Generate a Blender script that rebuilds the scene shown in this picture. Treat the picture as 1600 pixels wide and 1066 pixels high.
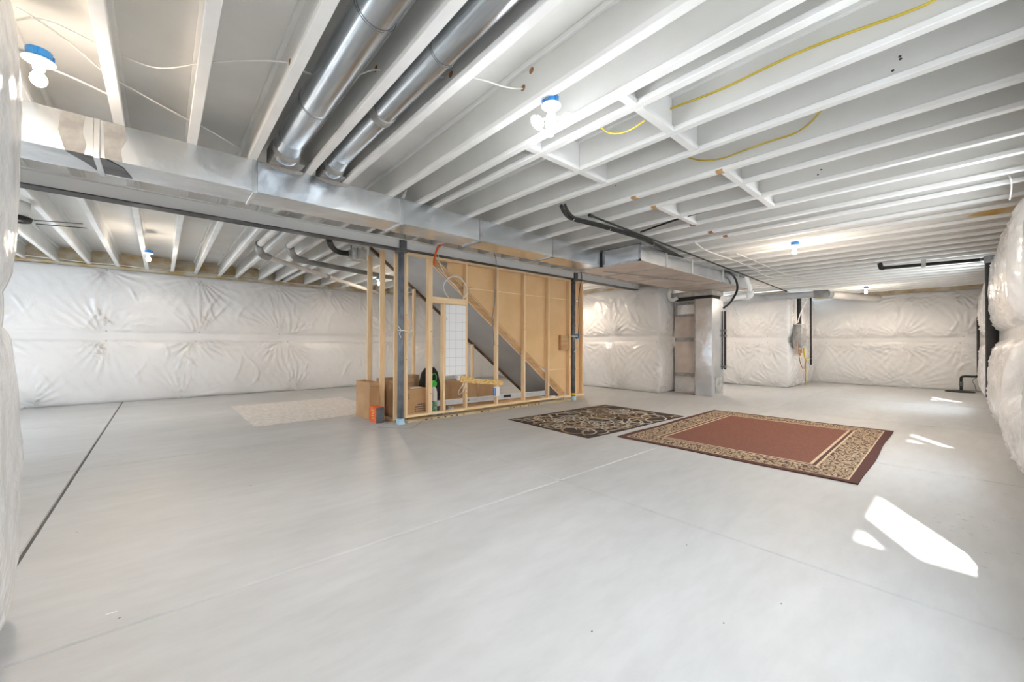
import bpy, math, random
import numpy as np
from mathutils import Vector, Matrix
random.seed(7); rng = np.random.default_rng(11)
SC = bpy.context.scene
for o in list(bpy.data.objects): bpy.data.objects.remove(o, do_unlink=True)
COL = SC.collection
PI = math.pi

# ------------------------------------------------------------------ camera
F_PX, EYE = 620.0, Vector((0, 0, 1.22))
yaw, pit, rol = [math.radians(a) for a in (48.52, 0.47, 0.17)]
Fv = Vector((math.cos(yaw)*math.cos(pit), math.sin(yaw)*math.cos(pit), math.sin(pit)))
Rv = Vector((math.sin(yaw), -math.cos(yaw), 0)); Uv = Rv.cross(Fv)
Rv, Uv = Rv*math.cos(rol)+Uv*math.sin(rol), Uv*math.cos(rol)-Rv*math.sin(rol)
cd = bpy.data.cameras.new('camera'); cam = bpy.data.objects.new('camera', cd); COL.objects.link(cam)
M = Matrix((Rv, Uv, -Fv)).transposed().to_4x4(); M.translation = EYE
cam.matrix_world = M
cd.sensor_width = 36; cd.lens = 36*F_PX/1600; cd.clip_start = .02; cd.clip_end = 200
SC.camera = cam

# ------------------------------------------------------------------ light and exposure
SC.view_settings.view_transform = 'Standard'; SC.view_settings.look = 'None'
SC.view_settings.gamma = 1; SC.view_settings.use_curve_mapping = False
SC.view_settings.exposure = 1.24
w = bpy.data.worlds.new('sky'); SC.world = w; w.use_nodes = True
w.node_tree.nodes['Background'].inputs[0].default_value = (.72, .86, 1, 1)
w.node_tree.nodes['Background'].inputs[1].default_value = 5.0
def lamp(name, kind, loc, energy, color=(1, 1, 1), **kw):
    l = bpy.data.lights.new(name, kind); l.energy = energy; l.color = color
    for k, v in kw.items(): setattr(l, k, v)
    o = bpy.data.objects.new(name, l); COL.objects.link(o); o.location = loc
    return o
S_DIR = Vector((.62, .352, -.765)).normalized()
sun = lamp('sun', 'SUN', (0, -3, 5), 12, (1, .97, .9), angle=math.radians(1.1))
sun.rotation_euler = S_DIR.to_track_quat('-Z', 'Y').to_euler()
# daylight coming through the window openings (x0, x1) of the right wall and the window of the end wall
WZ0, WZ1, WYO = .78, 2.65, -.78
DAY = [(1.08, 2.84), (4.9, 6.25), (10.70, 12.2)]
def area(name, loc, direction, sx, sy, energy, color):
    a = lamp(name, 'AREA', loc, energy, color, shape='RECTANGLE', size=sx, size_y=sy)
    a.rotation_euler = Vector(direction).to_track_quat('-Z', 'Z').to_euler()
    return a
for (x0, x1), e in zip(DAY, (9, 18, 22)):
    area('window_daylight', ((x0+x1)/2, -.48, (WZ0+WZ1)/2), (0, 1, .15), x1-x0-.1, WZ1-WZ0-.1, e, (.9, .96, 1))
area('window_daylight', (-3.86, 8.2, 1.6), (1, 0, .35), 2.6, 1.5, 5, (.92, .97, 1))
BULB_E = 42

# ------------------------------------------------------------------ mesh helpers
class MB:
    def __init__(s): s.v = []; s.f = []; s.smooth = []
    def add(s, vs, fs, smooth=False):
        n = len(s.v); s.v += [tuple(p) for p in vs]
        s.f += [tuple(i+n for i in f) for f in fs]; s.smooth += [smooth]*len(fs); return s
    def box(s, x0, x1, y0, y1, z0, z1):
        return s.add([(x0,y0,z0),(x1,y0,z0),(x1,y1,z0),(x0,y1,z0),(x0,y0,z1),(x1,y0,z1),(x1,y1,z1),(x0,y1,z1)],
            [(0,3,2,1),(4,5,6,7),(0,1,5,4),(1,2,6,5),(2,3,7,6),(3,0,4,7)])
    def bbox(s, x0, x1, y0, y1, z0, z1, b=.004):
        """box with chamfered edges"""
        cs = [(x0,x1),(y0,y1),(z0,z1)]; vs = []; idx = {}
        for sx in (0,1):
            for sy in (0,1):
                for sz in (0,1):
                    c = [cs[0][sx], cs[1][sy], cs[2][sz]]; inn = [b if q == 0 else -b for q in (sx,sy,sz)]
                    for ax in range(3):
                        p = [c[k]+(0 if k == ax else inn[k]) for k in range(3)]
                        idx[(sx,sy,sz,ax)] = len(vs); vs.append(p)
        fs = []
        for ax in range(3):
            for sd in (0,1):
                a, c = [k for k in range(3) if k != ax]; q = []
                for u, v in ((0,0),(1,0),(1,1),(0,1)):
                    k = [0]*3; k[ax] = sd; k[a] = u; k[c] = v; q.append(idx[(*k, ax)])
                fs.append(tuple(q))
        for ax in range(3):
            a, c = [k for k in range(3) if k != ax]
            for u in (0,1):
                for v in (0,1):
                    q = []
                    for e, d in ((0,a),(0,c),(1,c),(1,a)):
                        k = [0]*3; k[ax] = e; k[a] = u; k[c] = v; q.append(idx[(*k, d)])
                    fs.append(tuple(q))
        for sx in (0,1):
            for sy in (0,1):
                for sz in (0,1): fs.append(tuple(idx[(sx,sy,sz,a)] for a in range(3)))
        return s.add(vs, fs)
    def prism(s, poly, axis, a, b):
        """extrude a 2-D polygon along axis (0,1,2) from a to b"""
        def P(p, t):
            q = list(p); q.insert(axis, t); return q
        n = len(poly)
        return s.add([P(p, a) for p in poly]+[P(p, b) for p in poly],
            [tuple(range(n)), tuple(range(2*n-1, n-1, -1))]+[(i, (i+1)%n, n+(i+1)%n, n+i) for i in range(n)])
    def tube(s, pts, r, n=8, cap=True):
        pts = [Vector(p) for p in pts]; rs = r if isinstance(r, (list, tuple)) else [r]*len(pts)
        t0 = (pts[1]-pts[0]).normalized(); up = Vector((0,0,1)) if abs(t0.z) < .9 else Vector((1,0,0))
        a = t0.cross(up).normalized(); vs = []
        for i, p in enumerate(pts):
            t = (pts[min(i+1, len(pts)-1)]-pts[max(i-1, 0)]).normalized()
            a = (a-t*a.dot(t)).normalized(); b = t.cross(a)
            vs += [p+(a*math.cos(2*PI*k/n)+b*math.sin(2*PI*k/n))*rs[i] for k in range(n)]
        fs = [(i*n+k, i*n+(k+1)%n, (i+1)*n+(k+1)%n, (i+1)*n+k) for i in range(len(pts)-1) for k in range(n)]
        s.add(vs, fs, True)
        if cap:
            m = len(pts)-1; s.add(vs[:n], [tuple(range(n))[::-1]]); s.add(vs[m*n:], [tuple(range(n))])
        return s
    def lathe(s, prof, c, n=20, axis=Vector((0,0,1))):
        axis = Vector(axis).normalized(); q = Vector((0,0,1)).rotation_difference(axis); c = Vector(c); vs = []
        for r, z in prof: vs += [c+q@Vector((r*math.cos(2*PI*k/n), r*math.sin(2*PI*k/n), z)) for k in range(n)]
        m = len(prof)
        return s.add(vs, [(i*n+k, i*n+(k+1)%n, (i+1)*n+(k+1)%n, (i+1)*n+k) for i in range(m-1) for k in range(n)], True)
    def beam(s, p, q, w, h):
        """bar of section w (sideways) x h between two points"""
        p = Vector(p); q = Vector(q); t = (q-p).normalized(); up = Vector((0,0,1)) if abs(t.z) < .95 else Vector((0,1,0))
        a = t.cross(up).normalized()*w/2; b = t.cross(a).normalized()*h/2
        vs = [e+i*a+j*b for e in (p,q) for i, j in ((-1,-1),(1,-1),(1,1),(-1,1))]
        return s.add(vs, [(0,1,2,3),(7,6,5,4),(0,4,5,1),(1,5,6,2),(2,6,7,3),(3,7,4,0)])
WORLD = {}
def link(name, data, org, parent):
    o = bpy.data.objects.new(name, data); COL.objects.link(o)
    if parent is not None: o.parent = parent; o.location = Vector(org)-WORLD[parent.name]
    else: o.location = org
    WORLD[o.name] = Vector(org); return o
def obj(name, mb, mat, parent=None, label=None, cat=None, group=None, kind=None):
    me = bpy.data.meshes.new(name); V = np.array([tuple(p) for p in mb.v]); lo = V.min(0); hi = V.max(0)
    org = Vector(((lo[0]+hi[0])/2, (lo[1]+hi[1])/2, lo[2]))
    me.from_pydata([tuple(p) for p in (V-np.array(org))], [], mb.f)
    me.polygons.foreach_set('use_smooth', mb.smooth)
    me.materials.append(mat); me.update()
    import bmesh
    bm = bmesh.new(); bm.from_mesh(me); bmesh.ops.recalc_face_normals(bm, faces=bm.faces); bm.to_mesh(me); bm.free()
    o = link(name, me, org, parent); tag(o, label, cat, group, kind); return o
def tag(o, label=None, cat=None, group=None, kind=None):
    for k, v in (('label', label), ('category', cat), ('group', group), ('kind', kind)):
        if v: o[k] = v
    return o
def thing(name, loc, label=None, cat=None, group=None, kind=None):
    return tag(link(name, None, loc, None), label, cat, group, kind)
def share(src, name, shift, parent=None):
    """a copy of a part that shares its mesh"""
    o = src.copy(); COL.objects.link(o); org = WORLD[src.name]+Vector(shift); o.name = name
    if parent is not None: o.parent = parent; o.location = org-WORLD[parent.name]
    else: o.parent = None; o.location = org
    WORLD[o.name] = org; return o
def smooth(pts, k=6):
    """Catmull-Rom through the points"""
    P = [Vector(p) for p in pts]; P = [P[0]*2-P[1]]+P+[P[-1]*2-P[-2]]; out = []
    for i in range(1, len(P)-2):
        for j in range(k):
            t = j/k; a, b, c, d = P[i-1], P[i], P[i+1], P[i+2]
            out.append(.5*((2*b)+(c-a)*t+(2*a-5*b+4*c-d)*t*t+(3*b-a-3*c+d)*t**3))
    return out+[P[-2]]
# measuring helper: where a sight line meets a plane of the room (used to read positions off the photograph)
def at(px, py, ax, val):
    d = Fv+Rv*((px-800)/F_PX)+Uv*((533-py)/F_PX); t = (val-EYE[ax])/d[ax]; return EYE+d*t
def atz(px, py, z): return at(px, py, 2, z)

# ------------------------------------------------------------------ materials
def nd(nt, t, **kw):
    n = nt.nodes.new(t)
    for k, v in kw.items():
        if k in n.inputs.keys(): n.inputs[k].default_value = v
        else: setattr(n, k, v)
    return n
def base_mat(name, col, rough=.6, metal=0, spec=None):
    m = bpy.data.materials.new(name); m.use_nodes = True; b = m.node_tree.nodes['Principled BSDF']
    b.inputs['Base Color'].default_value = (*col, 1); b.inputs['Roughness'].default_value = rough; b.inputs['Metallic'].default_value = metal
    if spec is not None: b.inputs['Specular IOR Level'].default_value = spec
    return m, m.node_tree, b
def noise_mix(nt, b, c1, c2, scale, lo=.4, hi=.6, detail=5, stretch=(1,1,1), dist=0, c3=None):
    tc = nd(nt, 'ShaderNodeTexCoord'); mp = nd(nt, 'ShaderNodeMapping'); mp.inputs['Scale'].default_value = stretch
    no = nd(nt, 'ShaderNodeTexNoise', Scale=scale, Detail=detail, Distortion=dist)
    rp = nt.nodes.new('ShaderNodeValToRGB'); e = rp.color_ramp.elements
    e[0].position = lo; e[0].color = (*c1, 1); e[1].position = hi; e[1].color = (*c2, 1)
    if c3: q = e.new((lo+hi)/2); q.color = (*c3, 1)
    L = nt.links.new; L(tc.outputs['Object'], mp.inputs[0]); L(mp.outputs[0], no.inputs['Vector']); L(no.outputs['Fac'], rp.inputs[0])
    L(rp.outputs[0], b.inputs['Base Color']); return no, rp, mp
def bump(nt, b, scale, strength, dist=.01, stretch=(1,1,1), detail=4):
    tc = nd(nt, 'ShaderNodeTexCoord'); mp = nd(nt, 'ShaderNodeMapping'); mp.inputs['Scale'].default_value = stretch
    no = nd(nt, 'ShaderNodeTexNoise', Scale=scale, Detail=detail); bp = nd(nt, 'ShaderNodeBump', Strength=strength, Distance=dist)
    L = nt.links.new; L(tc.outputs['Object'], mp.inputs[0]); L(mp.outputs[0], no.inputs['Vector']); L(no.outputs['Fac'], bp.inputs['Height']); L(bp.outputs[0], b.inputs['Normal'])
def mat(name, c1, c2=None, scale=5, rough=.6, metal=0, lo=.4, hi=.6, stretch=(1,1,1), dist=0, bmp=None, spec=None, c3=None):
    m, nt, b = base_mat(name, c1, rough, metal, spec)
    if c2: noise_mix(nt, b, c1, c2, scale, lo, hi, stretch=stretch, dist=dist, c3=c3)
    if bmp: bump(nt, b, *bmp)
    return m
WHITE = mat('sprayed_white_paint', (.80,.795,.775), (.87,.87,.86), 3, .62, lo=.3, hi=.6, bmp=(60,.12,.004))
WEB_SHADE = mat('shaded_white_web', (.70,.695,.67), (.77,.765,.74), 2.2, .7, lo=.3, hi=.65, bmp=(40,.2,.004))  # same paint as the flanges, toned down to put web shade into the colour
DECK = mat('sprayed_white_deck', (.78,.77,.74), (.84,.83,.81), 1.5, .75, bmp=(30,.3,.004))
PLASTIC = mat('white_poly_facing', (.725,.715,.705), (.77,.762,.755), 1.2, .22, spec=.6, bmp=(7,.45,.03))
CONC_WALL = mat('wall_concrete', (.5,.5,.49), (.6,.6,.58), 4, .9)
RIM = mat('overspray_rim_board', (.58,.42,.20), (.80,.74,.62), 3.2, .8, lo=.36, hi=.62, stretch=(1,1,1.5))
RIM_O = mat('stained_rim_board', (.62,.40,.12), (.72,.62,.42), 2.5, .8)
PINE = mat('pine_lumber', (.84,.58,.32), (.92,.71,.45), 3, .7, stretch=(9,9,.9), dist=.6, lo=.35, hi=.7)
PINE_X = mat('pine_lumber_lengthwise', (.84,.59,.33), (.93,.73,.47), 3, .7, stretch=(.9,9,9), dist=.6, lo=.35, hi=.7)
KNOT = mat('knot_wood', (.30,.13,.05), (.40,.2,.08), 30, .7)
BROWN = mat('stringer_lumber', (.50,.29,.13), (.60,.37,.18), 3, .7, stretch=(1,5,5), dist=.5)
DARKWOOD = mat('dark_stringer', (.13,.07,.04), (.24,.14,.08), 3, .7)
TREATED = mat('treated_lumber', (.45,.34,.19), (.62,.50,.30), 4, .8, stretch=(1,6,6))
KRAFT = mat('drywall_back_paper', (.74,.49,.25), (.79,.54,.29), 2, .85)
GYPS = mat('gray_drywall', (.46,.455,.45), (.53,.525,.52), 1.4, .85)
CARD = mat('cardboard', (.50,.30,.15), (.57,.36,.19), 3, .85)
CARD2 = mat('cardboard_dark', (.42,.27,.15), (.50,.33,.19), 2, .85)
INK = mat('black_ink', (.03,.03,.03), (.05,.05,.05), 8, .6)
GALV = mat('galvanised_sheet', (.62,.66,.70), (.80,.83,.86), 2.4, .26, 1, lo=.3, hi=.7, bmp=(2.2,.35,.05))
GALV_R = mat('galvanised_round', (.50,.54,.58), (.66,.70,.74), 3, .24, 1, stretch=(6,.6,6), bmp=(14,.08,.01))
GALV_D = mat('dull_galvanised', (.40,.40,.39), (.60,.60,.58), 6, .5, .8)
SEAM = mat('seam_metal', (.33,.34,.35), (.5,.5,.52), 8, .4, 1)
MASTIC = mat('gray_mastic', (.28,.27,.26), (.38,.37,.35), 8, .75)
BLACK = mat('black_plastic', (.010,.010,.011), (.02,.02,.02), 12, .6)
DARKGRAY = mat('dark_gray_paint', (.10,.105,.115), (.17,.175,.19), 6, .45)
COLUMN = mat('primer_gray_column', (.14,.16,.19), (.21,.24,.28), 7, .42)
FLANGE = mat('beam_flange_overspray', (.035,.036,.04), (.33,.34,.36), 1.6, .5, lo=.5, hi=.78, stretch=(1,2,2))
BEAMWEB = mat('beam_web_overspray', (.10,.10,.11), (.82,.83,.83), 1.1, .5, lo=.27, hi=.36, stretch=(1,1,2.2))
PIPE_G = mat('overspray_gray_pipe', (.16,.16,.16), (.40,.395,.385), 2.2, .45, lo=.35, hi=.7)
PIPE_L = mat('pale_gray_pipe', (.30,.32,.34), (.42,.44,.46), 3, .35)
PIPE_TAN = mat('pale_pipe_overspray', (.62,.60,.57), (.74,.71,.67), 3, .5)
PVC = mat('white_pvc', (.80,.80,.78), (.85,.85,.84), 5, .35)
CABLE_W = mat('white_cable', (.78,.76,.71), (.84,.83,.80), 5, .5)
CABLE_Y = mat('yellow_cable', (.56,.42,.03), (.66,.50,.06), 5, .45)
ORANGE = mat('orange_conduit', (.80,.13,.02), (.88,.18,.04), 5, .5)
ORANGE_BOX = mat('orange_carton', (.83,.13,.02), (.88,.18,.04), 5, .6)
BLUE = mat('blue_plastic', (.02,.22,.60), (.04,.30,.72), 8, .4)
PALEBLUE = mat('pale_blue_foam', (.42,.60,.74), (.50,.68,.80), 12, .6)
PORC = mat('porcelain_white', (.85,.84,.80), (.88,.87,.84), 4, .25)
OSB = mat('osb_board', (.62,.36,.10), (.86,.62,.28), 30, .8, lo=.42, hi=.58, stretch=(1,1,2.5))
PANELW = mat('white_enclosure', (.86,.87,.89), (.88,.89,.91), 3, .35)
GRIDL = mat('enclosure_groove', (.55,.58,.62), (.6,.62,.66), 3, .5)
GREEN = mat('bright_green_plastic', (.05,.62,.06), (.08,.72,.10), 8, .4)
DGREEN = mat('green_foliage_print', (.04,.25,.10), (.5,.6,.5), 30, .5)
YELLOW = mat('yellow_plastic', (.75,.60,.05), (.82,.66,.08), 8, .5)
BRASS = mat('copper_and_brass', (.45,.24,.12), (.55,.33,.16), 8, .35, .8)
ALU = mat('aluminium', (.62,.66,.70), (.74,.77,.80), 3, .35, .6)
BAGM = mat('black_fabric', (.010,.010,.012), (.022,.022,.025), 12, .85)
FILTER = mat('tan_overspray_metal', (.56,.47,.42), (.66,.58,.52), 2, .5, .35)
MATB = mat('beige_mat', (.64,.60,.56), (.76,.72,.68), 14, .95, bmp=(120,.6,.01))
PAPER = mat('white_paper', (.82,.82,.80), (.86,.86,.85), 5, .7)
GLASSY = bpy.data.materials.new('window_glass'); GLASSY.use_nodes = True
nt = GLASSY.node_tree; nt.nodes.clear()
_o = nt.nodes.new('ShaderNodeOutputMaterial'); _t = nt.nodes.new('ShaderNodeBsdfTransparent'); _g = nt.nodes.new('ShaderNodeBsdfGlossy')
_g.inputs['Roughness'].default_value = .02; _m = nt.nodes.new('ShaderNodeMixShader'); _m.inputs[0].default_value = .06
nt.links.new(_t.outputs[0], _m.inputs[1]); nt.links.new(_g.outputs[0], _m.inputs[2]); nt.links.new(_m.outputs[0], _o.inputs[0])
def emit(name, col, s):
    m, nt, b = base_mat(name, (.9,.9,.9)); b.inputs['Emission Color'].default_value = (*col, 1); b.inputs['Emission Strength'].default_value = s; return m
WARM_BULB = emit('lit_warm_bulb', (1,.86,.68), 14); COOL_BULB = emit('lit_cool_bulb', (.93,.96,1), 14)
# concrete floor: mottled light gray, soft gloss, fine specks
FLOOR, nt, b = base_mat('sealed_concrete', (.5,.5,.5), .42)
tc = nd(nt, 'ShaderNodeTexCoord'); geo = nd(nt, 'ShaderNodeNewGeometry')
n1 = nd(nt, 'ShaderNodeTexNoise', Scale=.7, Detail=6, Distortion=.8); n2 = nd(nt, 'ShaderNodeTexNoise', Scale=6, Detail=6, Roughness=.65)
mp = nd(nt, 'ShaderNodeMapping'); mp.inputs['Rotation'].default_value = (0,0,.5); mp.inputs['Scale'].default_value = (.5,1.6,1)
r1 = nt.nodes.new('ShaderNodeValToRGB'); e = r1.color_ramp.elements; e[0].position = .36; e[0].color = (.505,.505,.50,1); e[1].position = .66; e[1].color = (.575,.575,.575,1)
r2 = nt.nodes.new('ShaderNodeValToRGB'); e = r2.color_ramp.elements; e[0].position = .36; e[0].color = (.93,.93,.93,1); e[1].position = .6; e[1].color = (1,1,1,1)
n3 = nd(nt, 'ShaderNodeTexVoronoi', Scale=2.3); r3 = nt.nodes.new('ShaderNodeValToRGB'); e = r3.color_ramp.elements; e[0].position = .012; e[0].color = (.45,.42,.4,1); e[1].position = .03; e[1].color = (1,1,1,1)
m1 = nd(nt, 'ShaderNodeMixRGB', blend_type='MULTIPLY'); m1.inputs[0].default_value = 1; m2 = nd(nt, 'ShaderNodeMixRGB', blend_type='MULTIPLY'); m2.inputs[0].default_value = 1
L = nt.links.new; L(geo.outputs['Position'], mp.inputs[0]); L(mp.outputs[0], n1.inputs['Vector']); L(mp.outputs[0], n2.inputs['Vector']); L(geo.outputs['Position'], n3.inputs['Vector'])
L(n1.outputs['Fac'], r1.inputs[0]); L(n2.outputs['Fac'], r2.inputs[0]); L(n3.outputs['Distance'], r3.inputs[0])
L(r1.outputs[0], m1.inputs[1]); L(r2.outputs[0], m1.inputs[2]); L(m1.outputs[0], m2.inputs[1]); L(r3.outputs[0], m2.inputs[2]); L(m2.outputs[0], b.inputs['Base Color'])
rr = nt.nodes.new('ShaderNodeMapRange'); rr.inputs[3].default_value = .42; rr.inputs[4].default_value = .62; L(n1.outputs['Fac'], rr.inputs[0]); L(rr.outputs[0], b.inputs['Roughness'])
GROOVE = mat('joint_concrete', (.10,.097,.093), (.16,.155,.15), 6, .9)

# ------------------------------------------------------------------ floor: slab bays between tooled joints
floor = thing('floor', (6, 5.5, -.2), kind='structure')
obj('joint_bed', MB().box(-4.2, 16.6, -.9, 11.8, -.2, -.008), GROOVE, floor)
XS = [-4.1, -.59, 2.70, 5.58, 8.70, 12.0, 16.5]; YS = [-.85, 2.39, 5.62, 8.75, 11.7]
for i in range(6):
    for j in range(4):
        g0 = .009 if i == 1 else .004; g1 = .009 if i == 0 else .004
        obj('slab', MB().bbox(XS[i]+g0, XS[i+1]-g1, YS[j]+.004, YS[j+1]-.004, -.15, 0, .006), FLOOR, floor)
def pad(cx, cy, r):
    q = MB().prism([(cx-r,cy),(cx,cy-r),(cx+r,cy),(cx,cy+r)], 2, 0, .0015)
    obj('pad_joint', q, GROOVE, floor)
    k = r-.008; obj('column_pad', MB().prism([(cx-k,cy),(cx,cy-k),(cx+k,cy),(cx,cy+k)], 2, .0, .003), FLOOR, floor)
pad(2.73, 5.62, .36); pad(6.79, 5.62, .36)

# ------------------------------------------------------------------ walls and their insulation blankets
WH = 2.745
wl = thing('wall_left', (2.7, 11.7, 0), kind='structure')
obj('concrete', MB().box(-4.2, 9.6, 11.58, 11.85, 0, WH), CONC_WALL, wl)
wa = thing('wall_jog', (9.6, 8, 0), kind='structure'); obj('concrete', MB().box(9.48, 9.7, 5.13, 11.6, 0, WH).box(9.48, 13.6, 5.13, 5.35, 0, WH), CONC_WALL, wa)
wb = thing('wall_alcove', (13.5, 4, 0), kind='structure'); obj('concrete', MB().box(13.48, 13.7, 3.38, 5.2, 0, WH).box(13.48, 16.5, 3.38, 3.6, 0, WH), CONC_WALL, wb)
wc = thing('wall_back', (16.4, 1.5, 0), kind='structure'); obj('concrete', MB().box(16.28, 16.5, -.8, 3.5, 0, WH), CONC_WALL, wc)
wr = thing('wall_right', (7, -.6, 0), kind='structure')
q = MB(); xs = [-.75]+[v for p in DAY for v in p]+[16.5]
for i in range(0, len(xs)-1, 2): q.box(xs[i], xs[i+1], WYO, -.53, 0, WH)
for x0, x1 in DAY: q.box(x0, x1, WYO, -.53, 0, WZ0); q.box(x0, x1, WYO, -.53, WZ1, WH)
obj('concrete', q, CONC_WALL, wr)
wn = thing('wall_near', (-.7, 1, 0), kind='structure')
obj('concrete', MB().box(-.8, -.58, -.8, 2.77, 0, WH).box(-4.1, -.58, 2.55, 2.77, 0, WH), CONC_WALL, wn)
we = thing('wall_end', (-4.05, 7, 0), kind='structure')
obj('concrete', MB().box(-4.15, -3.93, 2.7, 6.8, 0, WH).box(-4.15, -3.93, 9.6, 11.6, 0, WH).box(-4.15, -3.93, 6.8, 9.6, 0, .8).box(-4.15, -3.93, 6.8, 9.6, 2.4, WH), CONC_WALL, we)

def blanket(parent, path, amp, pins, du=.03, holes=(), seed=0, fold=1.0, mat_=PLASTIC):
    """quilted insulation facing along a wall path: two bulging bands, a flat taped strip, pinned folds.
    path: list of (x, y) corners; outward normal is to the left-hand side of travel"""
    R_ = np.random.default_rng(seed)
    pts = []; nor = []; us = []; u = 0
    P = [np.array(p, float) for p in path]
    for a, b_ in zip(P[:-1], P[1:]):
        l = np.linalg.norm(b_-a); n = max(2, int(l/du)); t = (b_-a)/l; nn = np.array([-t[1], t[0]])
        for k in range(n):
            pts.append(a+t*l*k/n); nor.append(nn); us.append(u+l*k/n)
        u += l
    pts.append(P[-1]); nor.append(nor[-1]); us.append(u)
    pts = np.array(pts); nor = np.array(nor); us = np.array(us)
    K = 7; pad_ = np.pad(nor, ((K, K), (0, 0)), 'edge'); nor = sum(pad_[i:i+len(us)] for i in range(2*K+1)); nor /= np.linalg.norm(nor, axis=1)[:, None]
    nv = int(2.73/du); vs_ = np.linspace(.0, 2.73, nv+1)
    Ug, Vg = np.meshgrid(us, vs_, indexing='ij')
    D = np.zeros_like(Ug); B = np.zeros_like(Ug)
    for b0, b1, a in ((.0, 1.285, amp), (1.455, 2.73, amp*.9)):
        t = np.clip((Vg-b0)/(b1-b0), 0, 1); env = (4*t*(1-t))**.42
        B = np.where((Vg >= b0) & (Vg <= b1), env*a, B)
    for h in holes:
        dd = np.hypot(np.maximum(np.maximum(h[0]-Ug, Ug-h[1]), 0), np.maximum(np.maximum(h[2]-Vg, Vg-h[3]), 0)); B *= np.clip(dd/.25, 0, 1)**.6
    low = sum(np.sin(Ug*f1+Vg*f2+ph) for f1, f2, ph in R_.uniform((.8,-1.5,0), (3.2,1.5,6), (6,3)))/6
    B *= 1+.35*low
    strip = np.exp(-((Vg-1.37)/.085)**4); D += strip*amp*.10+.02
    W = np.zeros_like(Ug)
    for pu, pv in pins:
        dx = Ug-pu; dy = Vg-pv; r = np.hypot(dx, dy)+1e-4; th = np.arctan2(dy, dx)
        side = 1.0
        n = R_.integers(11, 16); ph = R_.uniform(0, 6)
        curl = R_.uniform(-1.2, 1.2)
        s = np.sin(n*th+ph+curl*r*3+.7*np.sin(4*th+ph*2))
        ridge = (1-np.abs(s))**1.4*(.5+.5*np.sin(3*th+ph*5+4*r))
        f = ridge*np.clip(r/.09, 0, 1)*np.exp(-(r/.50)**1.8)
        W += f*.050*fold*(B > 0)
        B *= 1-.55*np.exp(-(r/.13)**2)
    # hanging creases, curved
    for _ in range(max(6, int(u*7))):
        cu = R_.uniform(0, u); cv = R_.choice([.35, .55, .8, 1.8, 2.0, 2.3])+R_.normal()*.1
        ang = R_.uniform(.9, 2.3); L_ = R_.uniform(.12, .3); wd = R_.uniform(.012, .022); cur = R_.uniform(-2, 2)
        dx = Ug-cu; dy = Vg-cv; a_ = dx*math.cos(ang)+dy*math.sin(ang); c_ = -dx*math.sin(ang)+dy*math.cos(ang)-cur*a_*a_
        W += .020*fold*np.exp(-(c_/wd)**2-(a_/L_)**2)*(B > .01)
    D += B+W*np.clip(B/(amp*.5), 0, 1)
    D += .002*np.sin(Ug*31+3*np.sin(Vg*9))*(B > .02)
    X = pts[:, 0][:, None]+nor[:, 0][:, None]*D; Y = pts[:, 1][:, None]+nor[:, 1][:, None]*D
    V = np.stack([X, Y, Vg], -1).reshape(-1, 3); nu = len(us); m = nv+1
    fs = []
    um = (us[:-1]+us[1:])/2; vm = (vs_[:-1]+vs_[1:])/2
    for i in range(nu-1):
        hs = [h for h in holes if h[0] < um[i] < h[1]]
        for j in range(nv):
            if any(h[2] < vm[j] < h[3] for h in hs): continue
            a = i*m+j; fs.append((a, a+m, a+m+1, a+1))
    mb = MB(); mb.v = [tuple(p) for p in V]; mb.f = fs; mb.smooth = [True]*len(fs)
    o = obj('insulation_blanket', mb, mat_, parent)
    # little pin washers at the gathers
    for pu, pv in pins:
        k = int(np.argmin(np.abs(us-pu))); j = int(round(pv/2.73*nv)); j = min(max(j, 0), nv)
        c = V[k*m+j]; n_ = nor[k]
        obj('fastener', MB().lathe([(0,.004),(.012,.004),(.014,0)], (c[0]+n_[0]*.002, c[1]+n_[1]*.002, c[2]), 8, (n_[0], n_[1], 0)), GALV_D, parent)
    return o
def pinrow(u0, u1, step, seed):
    R_ = np.random.default_rng(seed); out = []; u = u0
    while u < u1:
        out += [(u+R_.normal()*.05, 1.47), (u+R_.normal()*.05, 1.28)]
        if R_.random() < .7: out.append((u+R_.normal()*.15, 2.71))
        if R_.random() < .7: out.append((u-.2+R_.normal()*.1, .02))
        u += step*R_.uniform(.85, 1.15)
    return out
# the left wall runs from x = 9.48 back to x = -3.95 (outward normal faces the camera, -y)
def lu(x): return 9.48-x
lp = []
for px, py, pv in ((165,516,1.47),(165,531,1.28),(312,520,1.47),(307,535,1.28),(284,621,.02),(168,425,2.70),(310,436,2.70),(436,524,1.47),(450,534,1.28),(459,612,.02),(434,446,2.70),(512,450,2.70),(40,636,.02)):
    lp.append((lu(at(px, py, 1, 11.5).x), pv))
lp += [(lu(x), v) for x in (5.2, 6.7, 8.2, -2.4, -3.4) for v in (1.47, 1.28)]
blanket(wl, [(9.48, 11.52), (-3.95, 11.52)], .11, lp, .028, seed=3, fold=1.5)
blanket(wa, [(13.45, 5.07), (9.42, 5.07), (9.42, 11.5)], .10, pinrow(.5, 10, 1.2, 5), .03, seed=4, fold=2.0)
blanket(wb, [(16.3, 3.32), (13.42, 3.32), (13.42, 5.07)], .09, pinrow(.4, 4.6, 1.0, 8), .03, seed=6, fold=1.9)
blanket(wc, [(16.24, -.5), (16.24, 3.32)], .09, pinrow(.5, 3.6, 1.0, 9), .03, seed=8, fold=2.2)
RU = 0
holes = [(x0+.75-.03, x1+.75+.03, WZ0-.02, WZ1+.02) for x0, x1 in DAY]
blanket(wr, [(-.75, -.47), (16.3, -.47)], .15, pinrow(.7, 17, 1.55, 12), .035, holes=holes, seed=10, fold=1.2)
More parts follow.
